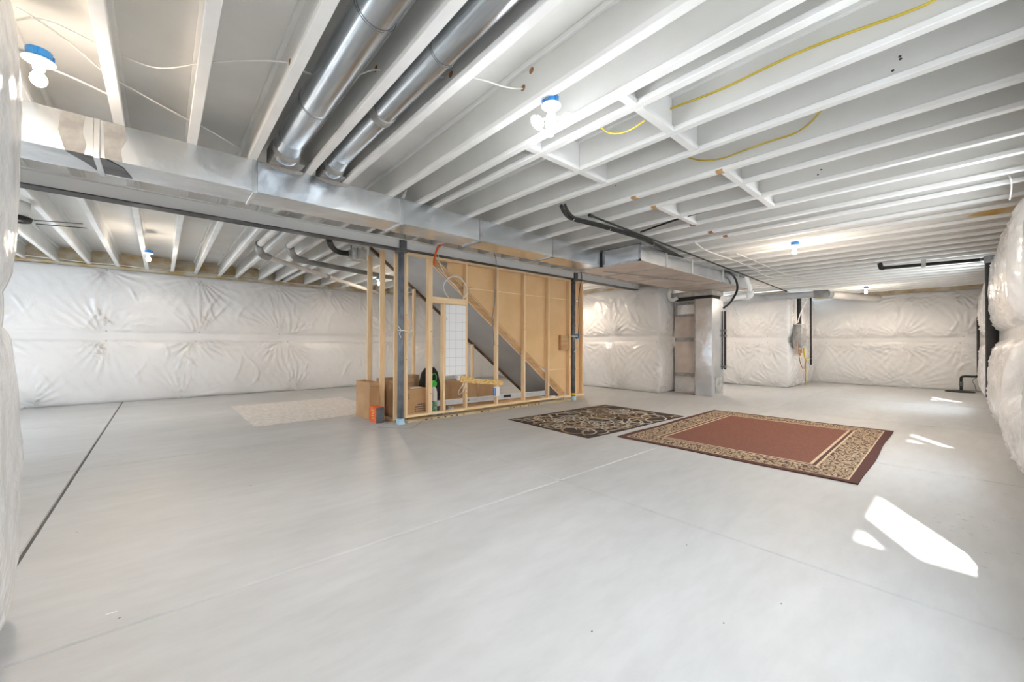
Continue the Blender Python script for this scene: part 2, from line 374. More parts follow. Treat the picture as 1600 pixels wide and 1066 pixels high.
blanket(wn, [(-3.95, 2.80), (-.60, 2.80), (-.535, 2.735), (-.535, -.55)], .07, [(2.3,1.47),(2.3,1.28),(3.9,1.47),(5.4,1.28)], .03, seed=12, fold=.35)
blanket(we, [(-3.9, 11.5), (-3.9, 2.8)], .08, pinrow(.6, 8.4, 1.5, 15), .05, holes=[(1.87, 4.73, .78, 2.42)], seed=14)

# windows: frame, mullion, panes, sill
def window_y(n, x0, x1):
    t = thing('window_%d' % n, ((x0+x1)/2, -.7, WZ0), kind='structure')
    q = MB().box(x0, x0+.05, -.76, -.68, WZ0, WZ1).box(x1-.05, x1, -.76, -.68, WZ0, WZ1).box(x0, x1, -.76, -.68, WZ0, WZ0+.05).box(x0, x1, -.76, -.68, WZ1-.05, WZ1)
    obj('window_frame', q, PVC, t); xm = x0+.49
    obj('mullion', MB().box(xm-.08, xm+.08, -.755, -.685, WZ0+.05, WZ1-.05), PVC, t)
    obj('pane', MB().box(x0+.05, xm-.08, -.722, -.718, WZ0+.05, WZ1-.05), GLASSY, t)
    obj('pane', MB().box(xm+.08, x1-.05, -.722, -.718, WZ0+.05, WZ1-.05), GLASSY, t)
    obj('window_jamb', MB().box(x0-.015, x0, -.78, -.415, WZ0, WZ1).box(x1, x1+.015, -.78, -.415, WZ0, WZ1).box(x0-.015, x1+.015, -.78, -.415, WZ0-.015, WZ0).box(x0-.015, x1+.015, -.78, -.415, WZ1, WZ1+.015), PAPER, t)
WELL = mat('corrugated_well_steel', (.45,.46,.47), (.6,.61,.62), 3, .5, .6)
for n, (x0, x1) in enumerate(DAY):
    window_y(n+1, x0, x1); q = MB()
    xa, xb = x0-.04, x1+.06
    for k in range(8):
        z = .35+k*.3; q.box(xa-.04, xa, -1.75, -.785, z, z+.15).box(xa-.055, xa-.012, -1.75, -.785, z+.15, z+.3).box(xb, xb+.04, -1.75, -.785, z, z+.3).box(xa, xb, -1.79, -1.75, z, z+.3)
    obj('window_well', q, WELL, kind='structure'); obj('well_gravel', MB().box(xa, xb, -1.75, -.785, .25, .35), CONC_WALL, kind='structure')
t = thing('window_5', (-4.05, 8.2, .8), kind='structure')
obj('window_frame', MB().box(-4.1, -4.02, 6.8, 6.86, .8, 2.4).box(-4.1, -4.02, 9.54, 9.6, .8, 2.4).box(-4.1, -4.02, 6.8, 9.6, .8, .86).box(-4.1, -4.02, 6.8, 9.6, 2.34, 2.4).box(-4.1, -4.02, 8.17, 8.23, .86, 2.34), PVC, t)
obj('pane', MB().box(-4.062, -4.058, 6.86, 8.17, .86, 2.34), GLASSY, t); obj('pane', MB().box(-4.062, -4.058, 8.23, 9.54, .86, 2.34), GLASSY, t)

# sill plates and rim boards
def trim(n, q, m): obj('trim_%d' % n, q, m, kind='structure')
trim(1, MB().box(-4.1, 9.6, 11.56, 11.72, WH, 2.80), RIM)
trim(2, MB().box(-4.1, 9.6, 11.68, 11.72, 2.80, 3.10), RIM)
trim(3, MB().box(16.28, 16.42, -.7, 3.4, WH, 2.80), RIM); trim(4, MB().box(16.38, 16.42, -.7, 3.4, 2.80, 3.10), RIM)
trim(5, MB().box(-.7, 16.4, -.68, -.53, WH, 2.80), RIM_O); trim(6, MB().box(-.7, 16.4, -.68, -.64, 2.80, 3.10), RIM_O)
trim(7, MB().box(9.46, 9.6, 5.1, 11.6, WH, 2.80).box(9.6, 13.6, 5.1, 5.25, WH, 2.80), RIM)
trim(8, MB().box(13.46, 13.6, 3.36, 5.1, WH, 2.80).box(13.6, 16.3, 3.36, 3.5, WH, 2.80), RIM)
trim(9, MB().box(-.78, -.6, -.6, 2.75, WH, 2.80).box(-4, -.6, 2.62, 2.75, WH, 2.80), RIM); trim(10, MB().box(-4.1, -3.95, 2.8, 11.6, WH, 3.10), RIM)

# ------------------------------------------------------------------ ceiling: deck, I-joists, blocking
ceil = thing('ceiling', (6, 5.5, 3.10), kind='structure')
obj('deck', MB().box(-4.2, 16.5, -.75, 11.8, 3.10, 3.13), DECK, ceil)
JX = [-3.95+.405*k for k in range(5)]+[-1.937,-1.53,-1.09,-.68,-.24,.172,.575,1.015,1.347,1.83,2.175,2.36,2.86,3.29,3.83,4.265,4.80,5.265,5.80,6.17,6.77,7.18,7.73,8.22,8.70]
x = 9.17
while x < 16.2: JX.append(x); x += .47
HW = .03
def joist_mb(x, y0, y1):
    return MB().bbox(x-HW, x+HW, y0, y1, 2.80, 2.838, .003).box(x-.006, x+.006, y0, y1, 2.838, 3.062).bbox(x-HW, x+HW, y0, y1, 3.062, 3.0995, .003)
protos = {}
def joist(x, y0, y1):
    k = (y0, y1)
    if k not in protos:
        o = protos[k] = obj('joist', joist_mb(x, y0, y1), WHITE, ceil); o['x'] = x; o.data.materials.append(WEB_SHADE)
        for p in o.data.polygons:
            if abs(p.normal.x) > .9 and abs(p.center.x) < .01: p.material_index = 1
    else: share(protos[k], 'joist', (x-protos[k]['x'], 0, 0), ceil)
for x in JX:
    y0 = -.62
    if x < -.7: y0 = 2.62
    if 2.75 < x < 7.0: joist(x, y0, 5.74); joist(x, 7.06, 11.66)
    elif x > 9.65: joist(x, y0, 5.25 if x < 13.5 else 3.5)
    else: joist(x, y0, 11.66)
for p in protos.values(): del p['x']
obj('stairwell_header', MB().box(2.78, 7.0, 7.03, 7.06, 2.80, 3.10), WHITE, ceil)
def block(xa, xb, y):
    q = MB().bbox(xa+HW+.001, xb-HW-.001, y-.03, y+.03, 2.801, 2.838, .002).box(xa+.01, xb-.01, y-.006, y+.006, 2.838, 3.062)
    q.box(xa+HW+.001, xa+HW+.02, y-.03, y+.03, 2.838, 3.06)
    obj('blocking', q, WHITE, ceil)
def jn(x): return min(JX, key=lambda v: abs(v-x))
for a, b_ in ((2.175,2.36),(2.36,2.86),(2.86,3.29),(3.83,4.265),(4.265,4.80),(4.80,5.265)): block(a, b_, 1.43)
for a, b_ in ((2.175,2.36),(2.36,2.86),(2.86,3.29),(4.265,4.80),(4.80,5.265)): block(a, b_, 2.31)
j = min(JX, key=lambda v: abs(v-atz(1572, 333, 2.80).x)); obj('stained_web_patch', MB().prism([(-.60,2.84),(-.25,2.845),(-.05,2.87),(-.20,2.93),(-.05,2.96),(-.60,3.05)], 0, j-.0085, j-.0065), RIM_O, ceil, label='orange stained joist web by the right wall')
# splintered cable holes bored through the webs, raw wood showing
for px, py, jx in ((452,97,.575),(587,107,1.015),(704,116,1.347),(817,137,1.83),(830,110,1.83),(981,14,2.175),(983,20,2.175),(304,92,.172),(1185,14,2.86),(1006,72,2.36)):
    p = at(px, py, 0, jx-.008)
    if 2.84 < p.z < 3.06:
        q = MB().lathe([(0,0),(.012,.002),(.020,.0),(.024,-.004)], (jx-.0075, p.y, p.z), 9, (-1,0,0)); obj('bored_hole', q, KNOT, ceil)
for px, py, jx in ((1278,273,4.8),(1283,265,4.8),(1591,17,3.83),(1407,92,3.29),(1406,88,3.29),(1395,110,3.29),(1427,255,5.8),(1355,345,7.73),(962,290,3.83),(975,205,3.29),(978,212,3.29)):
    p = at(px, py, 0, jx-.008)
    if 2.84 < p.z < 3.07: obj('nail_hole', MB().lathe([(0,.001),(.007,.0),(.008,-.002)], (jx-.0075, p.y, p.z), 7, (-1,0,0)), INK, ceil)
# raw wood where cables rubbed the flanges
for px, py in ((984,307),(1020,324),(1075,349),(1115,366),(1138,372),(1117,264)):
    p = atz(px, py, 2.80); j = jn(p.x); obj('bare_wood_patch', MB().box(j-HW-.001, j+HW+.001, p.y-.03, p.y+.03, 2.7985, 2.82), KNOT if py > 345 else BROWN, ceil)

# ------------------------------------------------------------------ steel beam on two columns
BY = 5.64
t = thing('steel_beam', (2.8, BY, 2.65), 'long steel I-beam under the joists with dark flange and white oversprayed web', 'beam')
obj('bottom_flange', MB().bbox(-3.9, 9.5, BY-.085, BY+.085, 2.645, 2.657, .003), FLANGE, t)
obj('top_flange', MB().box(-3.9, 9.5, BY-.085, BY+.085, 2.788, 2.7995), BEAMWEB, t)
obj('web', MB().box(-3.9, 9.5, BY-.045, BY+.045, 2.657, 2.788), BEAMWEB, t)
for x in (2.73, 6.79):
    obj('stiffener', MB().box(x-.05, x+.05, BY-.083, BY-.046, 2.658, 2.787), DARKGRAY, t, label='dark bracket on the beam web over a column')
    obj('stiffener', MB().box(x-.05, x+.05, BY+.046, BY+.083, 2.658, 2.787), DARKGRAY, t, label='dark bracket on the beam web over a column')
def column(x, label, sleeve, sl_h, sl_r, smat, band):
    t = thing('steel_column', (x, BY, .003), label, 'column')
    obj('post', MB().lathe([(0,0),(.046,0),(.046,2.60),(0,2.60)], (x, BY, .006), 24), COLUMN if band is None else DARKGRAY, t)
    obj('cap_plate', MB().bbox(x-.07, x+.07, BY-.08, BY+.08, 2.607, 2.6445, .004), DARKGRAY, t)
    obj('base_sleeve', MB().lathe([(0,0),(sl_r+.012,0),(sl_r,.02),(sl_r,sl_h),(.048,sl_h+.006),(.0465,sl_h)], (x, BY, .003), 24), smat, t, label=sleeve)
    if band: obj('band', MB().lathe([(.0465,0),(.0540,0),(.0540,.05),(.0465,.05)], (x, BY, .105), 24), YELLOW, t, label='yellow plastic band')
column(2.73, 'gray steel column at left corner of the stud wall, pale blue base', 'pale blue foam sleeve', .085, .062, PALEBLUE, None)
column(6.79, 'dark steel column near right end of stud wall, yellow band low down', 'pale gray sleeve', .08, .058, PALEBLUE, True)

# ------------------------------------------------------------------ main duct
t = thing('main_duct', (2, 4.2, 2.53), 'long rectangular galvanised sheet metal duct running beside the steel beam', 'duct')
joints = [-3.85, -2.2, -.35, .595, 1.95, 3.02, 4.38, 5.50]
DY0, DY1 = 4.02, 4.40
for a, b_ in zip(joints[:-1], joints[1:]):
    # cross-broken sheets: each long face is a very shallow pyramid
    q = MB(); xm = (a+b_)/2; e = .003
    def face(c, mid): q.add(c+[mid], [(0,1,4),(1,2,4),(2,3,4),(3,0,4)])
    zs = (2.53, 2.797)
    face([(a,DY0,zs[0]),(b_,DY0,zs[0]),(b_,DY0,zs[1]),(a,DY0,zs[1])], (xm, DY0-e, 2.665))
    face([(b_,DY1,zs[0]),(a,DY1,zs[0]),(a,DY1,zs[1]),(b_,DY1,zs[1])], (xm, DY1+e, 2.665))
    face([(a,DY1,zs[0]),(b_,DY1,zs[0]),(b_,DY0,zs[0]),(a,DY0,zs[0])], (xm, 4.21, zs[0]-e))
    face([(a,DY0,zs[1]),(b_,DY0,zs[1]),(b_,DY1,zs[1]),(a,DY1,zs[1])], (xm, 4.21, zs[1]))
    q.add([(a,DY0,zs[0]),(a,DY1,zs[0]),(a,DY1,zs[1]),(a,DY0,zs[1])], [(0,1,2,3)]); q.add([(b_,DY0,zs[0]),(b_,DY1,zs[0]),(b_,DY1,zs[1]),(b_,DY0,zs[1])], [(0,1,2,3)])
    obj('duct_section', q, GALV, t)
for x in joints[1:]:
    obj('seam_cleat', MB().bbox(x-.018, x+.018, DY0-.016, DY1+.012, 2.514, 2.799, .004), SEAM if x > 3 else GALV, t)
obj('mastic_patch', MB().prism([(-.50,2.53),(-.41,2.53),(-.40,2.60),(-.42,2.68),(-.41,2.795),(-.52,2.795),(-.53,2.66)], 1, DY0-.005, DY0-.0032), MASTIC, t)
obj('mastic_patch', MB().prism([(-.31,2.53),(-.22,2.53),(-.23,2.62),(-.20,2.70),(-.21,2.795),(-.32,2.795)], 1, DY0-.005, DY0-.0032), MASTIC, t)
# the dark daub on the underside
obj('mastic_patch', MB().prism([(-.50,DY0),(-.30,DY0),(-.22,DY0+.12),(-.18,DY0+.34),(-.36,DY0+.34),(-.42,DY0+.16)], 2, 2.5245, 2.526), DARKGRAY, t, label='dark sealant daub under the duct')
# boots and round branch pipes
def branch(x, r, label, y_end, rings):
    t = thing('round_duct', (x, 1.6, 2.80), label, 'duct')
    zc = 2.81+r
    obj('pipe', MB().tube([(x, -.45, zc), (x, 3.62, zc)], r, 28), GALV_R, t)
    obj('elbow', MB().tube(smooth([(x,3.62,zc),(x,3.72,zc-.012),(x,3.82,zc-.03),(x,3.90,zc-.05)], 4), [r*1.03]*12+[r*.98], 28), GALV_R, t)
    obj('boot', MB().prism([(3.84,2.802),(4.14,2.802),(4.14,2.802+2*r*.8),(3.90,2.802+2*r*.8),(3.84,2.86)], 0, x-r*.95, x+r*.95), MASTIC, t, label='gray boot smeared with mastic')
    obj('collar', MB().tube([(x,3.78,zc-.02),(x,3.84,zc-.035)], r*1.07, 28), MASTIC, t)
    q = MB().prism([(x-r*1.2+.02,DY0-.006),(x+r*1.3,DY0-.006),(x+r*1.4,3.86),(x-r,3.86)], 2, 2.7985, 2.8015); obj('mastic_smear', q, MASTIC, t)
    for y in rings: obj('crimp_ring', MB().tube([(x,y-.008,zc),(x,y+.008,zc)], r+.004, 28), SEAM, t)
    for y in (1.95,):
        pts = [(x-r-.012, y-.02, 3.0)]+[(x+(r+.006)*math.cos(PI+a*PI/12), y, zc+(r+.006)*math.sin(PI+a*PI/12)) for a in range(13)]+[(x+r+.03, y+.03, 3.0)]
        obj('hanger_wire', MB().tube(smooth(pts, 2), .0022, 6), DARKGRAY, t)
    return t
branch(.80, .105, 'wider of the two round galvanised pipes between joists above the duct', 3.8, (3.0,))
branch(1.19, .082, 'narrower round galvanised pipe between joists, with taped collar midway', 3.8, (1.2,))
tt = bpy.data.objects['round_duct.001']
obj('taped_collar', MB().tube([(1.19,2.72,2.892),(1.19,2.80,2.892)], .089, 28), MASTIC, tt, label='gray taped collar')
# mastic on top front of main duct under the boots
for x in (.80, 1.22):
    q = MB().prism([(x-.15,2.797),(x+.18,2.797),(x+.15,2.770),(x+.05,2.755),(x-.06,2.762),(x-.11,2.78)], 1, DY0-.0062, DY0-.0035); obj('mastic_patch', q, MASTIC, bpy.data.objects['main_duct'])

# ------------------------------------------------------------------ plenum and vertical return
t = thing('plenum', (7.8, 3.9, 2.53), 'wide low sheet metal plenum box joining duct to the vertical return', 'duct')
PX0, PX1, PY0, PY1 = 5.56, 10.35, 3.27, 4.50
obj('body', MB().box(PX0, PX1, PY0, PY1, 2.53, 2.795), GALV, t)
q = MB().box(PX0-.02, PX0, PY0, PY0+.04, 2.52, 2.797).box(PX0-.02, PX0, 3.96, 4.01, 2.52, 2.797).box(PX0-.02, PX0, PY0, 4.01, 2.52, 2.55).box(PX0-.02, PX0, PY0, 4.01, 2.775, 2.797)
obj('end_flange', q, SEAM, t)
obj('gap_tape', MB().box(PX0-.024, PX0-.020, 3.985, 4.012, 2.525, 2.76), BLACK, t)
for x in (6.35, 7.3, 8.75, 9.6): obj('seam_cleat', MB().bbox(x-.015, x+.015, PY0-.014, PY1, 2.516, 2.797, .004), GALV_D, t)
obj('bottom_sheet', MB().box(PX0, PX1, PY0+.01, PY1, 2.524, 2.5295), FILTER, t, label='tan tinted underside sheet')
obj('strap', MB().beam((5.9,4.2,2.52),(8.2,3.6,2.52), .05, .006).beam((6.9,4.1,2.519),(8.3,3.5,2.519), .03, .006), MASTIC, t)
t = thing('return_duct', (10.0, 4.35, 0), 'tall vertical sheet metal return duct standing on the floor under plenum', 'duct')
obj('narrow_panel', MB().bbox(9.90, 10.40, 4.27, 4.88, .005, 2.33, .006), FILTER, t)
obj('main_box', MB().bbox(9.68, 10.33, 3.86, 4.262, .003, 2.33, .006), GALV, t)
obj('upper_collar', MB().bbox(9.70, 10.33, 3.86, 4.86, 2.40, 2.523, .006), GALV_D, t)
obj('gap_band', MB().box(9.72, 10.31, 3.88, 4.86, 2.331, 2.399), BLACK, t)
for z in (1.30, .42): obj('mastic_band', MB().box(9.893, 9.899, 4.29, 4.87, z, z+.10), MASTIC, t)
obj('access_frame', MB().box(9.888,9.899,4.30,4.86,1.93,1.99).box(9.888,9.899,4.30,4.86,2.22,2.30).box(9.888,9.899,4.30,4.36,1.99,2.22).box(9.888,9.899,4.80,4.86,1.99,2.22), MASTIC, t)
obj('access_door', MB().box(9.892,9.899,4.36,4.80,1.99,2.22), GALV, t)
obj('filter_slot', MB().box(9.893,9.899,4.30,4.86,.06,.38).box(9.886,9.893,4.30,4.86,.16,.17).box(9.886,9.893,4.30,4.86,.27,.28), GALV, t)
obj('side_patch', MB().box(9.85,10.25,3.852,3.858,.05,.45), GALV_D, t)
obj('corner_bead', MB().bbox(9.668,9.70,4.245,4.275,.003,2.33,.004), MASTIC, t)

# ------------------------------------------------------------------ stud wall in the beam line
YF, YB = 5.655, 5.744
t = thing('stud_wall', (5, 5.7, 0), 'long open pine stud wall between the two steel columns', 'stud wall')
obj('floor_plate', MB().bbox(2.86, 7.20, YF-.01, YB, .0, .038, .002), TREATED, t, label='treated floor plate with black stamps')
obj('bottom_plate', MB().bbox(2.82, 7.20, YF, YB, .080, .118, .002), PINE_X, t)
obj('top_plate', MB().bbox(2.82, 6.72, YF, YB, 2.604, 2.642, .002).bbox(6.86, 7.18, YF, YB, 2.604, 2.642, .002), PINE_X, t)
for i, (x, z1) in enumerate([(2.835,2.603),(3.265,2.603),(3.955,2.603),(4.645,2.603),(5.335,2.603),(6.02,2.603),(6.700,2.603),(6.885,2.603),(7.13,2.603)]):
    s = obj('stud', MB().bbox(x-.019, x+.019, YF, YB, .119, z1, .002), PINE, t)
    for k in range(2):
        z = random.uniform(.3, 2.4); obj('knot', MB().lathe([(0,.0012),(.008,.001),(.010,-.001)], (x+random.uniform(-.008,.008), YF-.0002, z), 8, (0,-1,0)), KNOT, s)
s = obj('stud', MB().bbox(3.486, 3.524, YF, YB, .119, 1.888, .002), PINE, t)
obj('header', MB().bbox(3.286, 3.935, YF, YB, 1.890, 1.990, .002), PINE_X, t)
obj('stud', MB().bbox(3.215, 3.245, YF+.001, YB, .119, 2.603, .002), PINE, t)
# stamps on the floor plate
for x in [3.12+.05*random.random()+i*.12 for i in range(7)]+[4.25,4.42,4.95,5.02,5.10,5.2,5.3,5.42,5.5,5.6,5.7]:
    w_ = random.uniform(.015,.05); obj('stamp_mark', MB().box(x, x+w_, YF-.0115, YF-.0102, .010, .028), INK, bpy.data.objects['floor_plate'])
# drywall paper behind the studs, above the stair line
def zs(x): return 1.43-.765*(x-4.77)
YP0, YP1 = YB+.002, YB+.014
def board(x0, x1, za, zb, lowfn=None):
    """board between heights za and zb, cut along the stair line"""
    poly = []; n = 12
    lo = [(x0+(x1-x0)*k/n, min(max(za, (zs(x0+(x1-x0)*k/n)+.165)), zb)) for k in range(n+1)]
    poly = [(x, z) for x, z in lo]+[(x1, zb), (x0, zb)]
    clean = []
    for p in poly:
        if not clean or abs(p[0]-clean[-1][0])+abs(p[1]-clean[-1][1]) > 1e-4: clean.append(p)
    q = MB(); nn = len(lo)
    V = []; fs = []
    for k in range(nn): V += [(lo[k][0], YP0, lo[k][1]), (lo[k][0], YP0, zb), (lo[k][0], YP1, lo[k][1]), (lo[k][0], YP1, zb)]
    for k in range(nn-1):
        a = 4*k; b2 = a+4; fs += [(a,b2,b2+1,a+1),(a+2,a+3,b2+3,b2+2),(a,a+2,b2+2,b2),(a+1,b2+1,b2+3,a+3)]
    fs += [(0,1,3,2),(4*nn-4,4*nn-2,4*nn-1,4*nn-3)]
    return q.add(V, fs)
obj('drywall_panel', board(3.62, 7.14, 2.215, 2.60), KRAFT, t)
obj('drywall_panel', board(4.06, 7.14, .690, 2.200), KRAFT, t)
obj('drywall_panel', board(6.05, 7.14, .125, .678), KRAFT, t)
obj('joint_tape', MB().box(3.98, 6.68, YP0-.003, YP0-.001, 2.198, 2.216).box(6.1, 7.12, YP0-.003, YP0-.001, .677, .691), PINE_X, t)
obj('nailing_block', MB().bbox(6.42, 6.67, YF+.02, YB, 1.10, 1.42, .003), BROWN, t)

# stair: two stringers, gray soffit board under
def slope(x0, x1, dz0, dz1, ya, yb, top=None):
    q = MB(); a0, a1, b0, b1 = zs(x0)+dz0, zs(x0)+dz1, zs(x1)+dz0, zs(x1)+dz1
    return q.prism([(x0,a0),(x1,b0),(x1,b1),(x0,a1)], 1, ya, yb)
def xz(z): return 4.77-(z-1.43)/.765
t = thing('staircase', (4.8, 6.35, 0), 'underside of a staircase descending rightwards behind the stud wall, gray drywall soffit', 'staircase')
obj('stringer', slope(3.3, 6.62, .012, .149, 5.762, 5.80), BROWN, t)
obj('stringer_edge', slope(3.3, 6.60, .15, .166, 5.762, 5.84), PINE_X, t, label='pale pine upper edge of near stringer')
obj('soffit_board', slope(2.76, 6.6, -.001, .011, 5.765, 6.93), GYPS, t)
obj('soffit_trim', slope(3.3, 6.6, -.016, -.002, 5.758, 5.772), PINE_X, t, label='white drywall edge strip under near stringer')
obj('stringer', slope(2.78, 6.55, -.055, .14, 6.932, 6.97), DARKWOOD, t, label='dark stringer on the far side')
# end wall and far wall studs carrying the stair
t = thing('end_stud_wall', (2.72, 6.3, 0), 'short stud wall running back from the corner column, boxes leaning on it', 'stud wall')
obj('floor_plate', MB().bbox(2.70, 2.785, 5.78, 6.93, 0, .038, .002), TREATED, t)
for y in (6.88, 6.36): obj('stud', MB().bbox(2.70, 2.785, y-.019, y+.019, .039, 2.77, .002), PINE, t)
obj('stud', MB().bbox(2.70, 2.785, 5.80, 5.838, .039, 2.64, .002), PINE, t)
t = thing('far_stud_wall', (4.4, 6.92, 0), 'stud wall on the far side beneath the dark stair stringer', 'stud wall')
obj('floor_plate', MB().bbox(3.2, 6.0, 6.86, 6.93, 0, .038, .002), TREATED, t)
for x in (3.60, 4.97, 5.6): obj('stud', MB().bbox(x-.02, x+.02, 6.86, 6.929, .039, zs(x)-.06, .002), PINE, t)

# electrical enclosure in the stud bay
t = thing('white_panel_enclosure', (3.735, 5.66, .69), 'tall white enclosure with gridded door set between pine studs', 'panel')
obj('enclosure_box', MB().bbox(3.528, 3.934, YF+.012, YB-.005, .69, 1.885, .004), PANELW, t)
obj('door', MB().bbox(3.530, 3.932, YF-.004, YF+.011, .70, 1.880, .003), PANELW, t)
q = MB()
for k in range(1, 8): q.box(3.534, 3.928, YF-.0052, YF-.0042, .70+k*.1475, .705+k*.1475)
for x in (3.60, 3.728, 3.86): q.box(x, x+(.008 if abs(x-3.728) < .01 else .003), YF-.0052, YF-.0042, .705, 1.875)
obj('door_grooves', q, GRIDL, t)
obj('latch', MB().bbox(3.545,3.556,YF-.009,YF-.004,1.62,1.66,.001), DARKGRAY, t)
obj('outlet_box', MB().bbox(3.76,3.84,YF-.03,YF+.02,.60,.685,.004), PORC, t)

# coiled white cable hanging above the header and the orange conduit
t = thing('coiled_cable', (3.6, 5.62, 1.99), 'loop of white cable hanging over header between studs', 'cable')
cx, cz, Rr = 3.62, 2.13, .20
c = at(712, 450, 1, 5.60)
loop = [(c.x+.235*math.cos(a), 5.60+.01*math.sin(3*a), c.z-.02+.16*math.sin(a)+.045*math.sin(a)*abs(math.sin(a))) for a in np.linspace(-.9, 4.05, 22)]
obj('loop', MB().tube(smooth(loop, 2), .0075, 7), CABLE_W, t)
obj('loop', MB().tube(smooth([(p[0]*1.0+.01, p[1]+.02, p[2]+.018) for p in loop], 2), .0065, 7), CABLE_W, t)
A_ = [at(px, py, 1, 5.58) for px, py in ((683,418),(694,430),(704,440),(714,450),(722,462))]
obj('strand', MB().tube(smooth(A_, 3), .006, 7), CABLE_W, t)
B_ = [at(px, py, 1, 5.53) for px, py in ((693,379),(685,395),(687,410),(693,425),(702,438),(712,447),(719,458))]
obj('strand', MB().tube(smooth(B_, 4), .0065, 7), CABLE_W, t)
B_ = [at(px, py, 1, 5.50) for px, py in ((693,380),(685,386),(681,396),(679,406),(679,415))]
obj('orange_conduit', MB().tube(smooth(B_, 4), .017, 12), ORANGE, label='orange corrugated conduit curling down over the beam', cat='conduit')
B_ = [at(px, py, 1, 5.53) for px, py in ((772,395),(775,405),(775,420),(774,440),(773,470),(771,485),(769,500),(771,520),(772,540))]
obj('gray_cable', MB().tube(smooth(B_, 3), .009, 7), MASTIC, label='gray cable dropping from duct down past a stud to the stringer', cat='cable')
B_ = [at(px, py, 1, 5.55) for px, py in ((908,424),(909,435),(906,450),(904,470),(905,500),(903,528))]
obj('black_cable', MB().tube(smooth(B_, 3), .010, 7), DARKGRAY, label='black cable dropping beside the right column to blue box', cat='cable')
t = thing('blue_outlet_box', (6.90, 5.63, 1.37), 'round blue electrical box on stud beside the right column', 'junction box')
obj('box_body', MB().lathe([(0,.0),(.055,.0),(.055,.05),(.048,.054),(.0,.054)], (6.90, 5.648, 1.40), 18, (0,-1,0)), BLUE, t)
obj('cable_tail', MB().tube(smooth([(6.88,5.59,1.35),(6.86,5.58,1.22),(6.80,5.57,1.12),(6.73,5.57,1.05)],5), .009, 7), CABLE_W, t)
obj('cable_tail', MB().tube(smooth([(6.88,5.59,1.40),(6.80,5.56,1.40),(6.70,5.6,1.40),(6.6,5.61,1.41)],5), .009, 7), CABLE_W, t)
t = thing('wire_tie', (2.73, BY, 1.42), 'thin white wire tied around the left steel column', 'wire')
obj('ring', MB().tube([(2.73+.050*math.cos(a), BY+.050*math.sin(a), 1.43+.006*math.sin(a)) for a in np.linspace(0, 6.28, 20)], .008, 6), CABLE_W, t)
obj('tail', MB().tube(smooth([(2.70,5.580,1.43),(2.66,5.56,1.47),(2.62,5.55,1.50)],4), .006, 6).tube(smooth([(2.70,5.580,1.43),(2.67,5.56,1.37),(2.69,5.55,1.31)],4), .006, 6).tube(smooth([(2.75,5.585,1.43),(2.84,5.57,1.40),(2.90,5.58,1.44)],4), .009, 6), CABLE_W, t)
obj('wood_splinter', MB().add([(2.80,5.635,1.36),(2.86,5.635,1.40),(2.865,5.653,1.62),(2.845,5.635,1.63),(2.82,5.635,1.18),(2.835,5.653,1.15)], [(0,1,2,3),(0,4,5,1),(4,0,3),(1,5,2),(5,4,3,2)]), PINE, label='split pine splinter hanging on the stud beside the left column', cat='wood scrap')

# ------------------------------------------------------------------ what is stored under the stair
def carton(name, x0, x1, y0, y1, z0, z1, label, m=CARD, flaps=False, tape=False):
    t = thing(name, ((x0+x1)/2, (y0+y1)/2, z0), label, 'box')
    if flaps:
        w_ = .006
        q = MB().box(x0,x1,y0,y0+w_,z0,z1).box(x0,x1,y1-w_,y1,z0,z1).box(x0,x0+w_,y0+w_,y1-w_,z0,z1).box(x1-w_,x1,y0+w_,y1-w_,z0,z1).box(x0+w_,x1-w_,y0+w_,y1-w_,z0,z0+w_)
        obj('box_body', q, m, t)
        obj('flap', MB().beam(((x0+x1)/2, y0-.03, z1-.06), ((x0+x1)/2, y0-.001, z1), x1-x0-.02, .005), m, t)
    else: obj('box_body', MB().bbox(x0,x1,y0,y1,z0,z1,.006), m, t)
    if tape: obj('packing_tape', MB().box((x0+x1)/2-.03, (x0+x1)/2+.03, y0-.0012, y1+.001, z1-.02, z1+.0012), KRAFT, t)
    return t
t = carton('printed_carton', 2.90, 3.29, 5.80, 6.20, .0, .50, 'brown printed carton just behind the stud wall at its left end')
for i, (x0, w_) in enumerate(((3.10,.12),(3.06,.22),(3.05,.24),(3.06,.23))):
    q = MB(); x = x0
    while x < x0+w_: l = random.uniform(.012,.03); q.box(x, x+l, 5.7985, 5.7998, .235-i*.035, .252-i*.035); x += l+.006
    obj('printed_line', q, INK, t)
obj('printed_symbol', MB().box(2.93,2.96,5.7985,5.7998,.42,.425).box(2.93,2.96,5.7985,5.7998,.39,.395).box(2.93,2.935,5.7985,5.7998,.36,.42).box(2.945,2.955,5.7985,5.7998,.34,.37), INK, t)
t = thing('orange_carton', (2.50, 6.0, 0), 'small orange carton on the floor left of corner column', 'box')
obj('box_body', MB().bbox(2.47, 2.60, 5.93, 6.17, .0, .24, .004), ORANGE_BOX, t)
obj('dark_end', MB().box(2.472, 2.598, 5.925, 5.9295, .003, .237), DARKGRAY, t)
for k in range(4): obj('printed_line', MB().box(2.4685,2.4698,6.0,6.0+.1-.02*(k%2),.18-.04*k,.192-.04*k), YELLOW, t)
carton('tall_carton', 2.50, 2.66, 6.26, 6.84, 0, .60, 'tall open brown carton standing outside the end stud wall', CARD, True)
carton('low_carton', 2.84, 3.30, 6.30, 6.80, 0, .62, 'open carton standing in the rear left corner under the stair', CARD2, True)
carton('folded_carton', 3.40, 3.54, 6.55, 6.80, 0, .66, 'narrow brown carton propped behind the black bag', CARD2)
carton('long_carton', 3.92, 4.80, 6.50, 6.70, 0, .50, 'long brown carton lying behind the white panel enclosure', CARD)
carton('long_carton', 4.82, 5.35, 6.52, 6.68, 0, .47, 'brown carton under the stair soffit, behind the hanging tag', CARD)
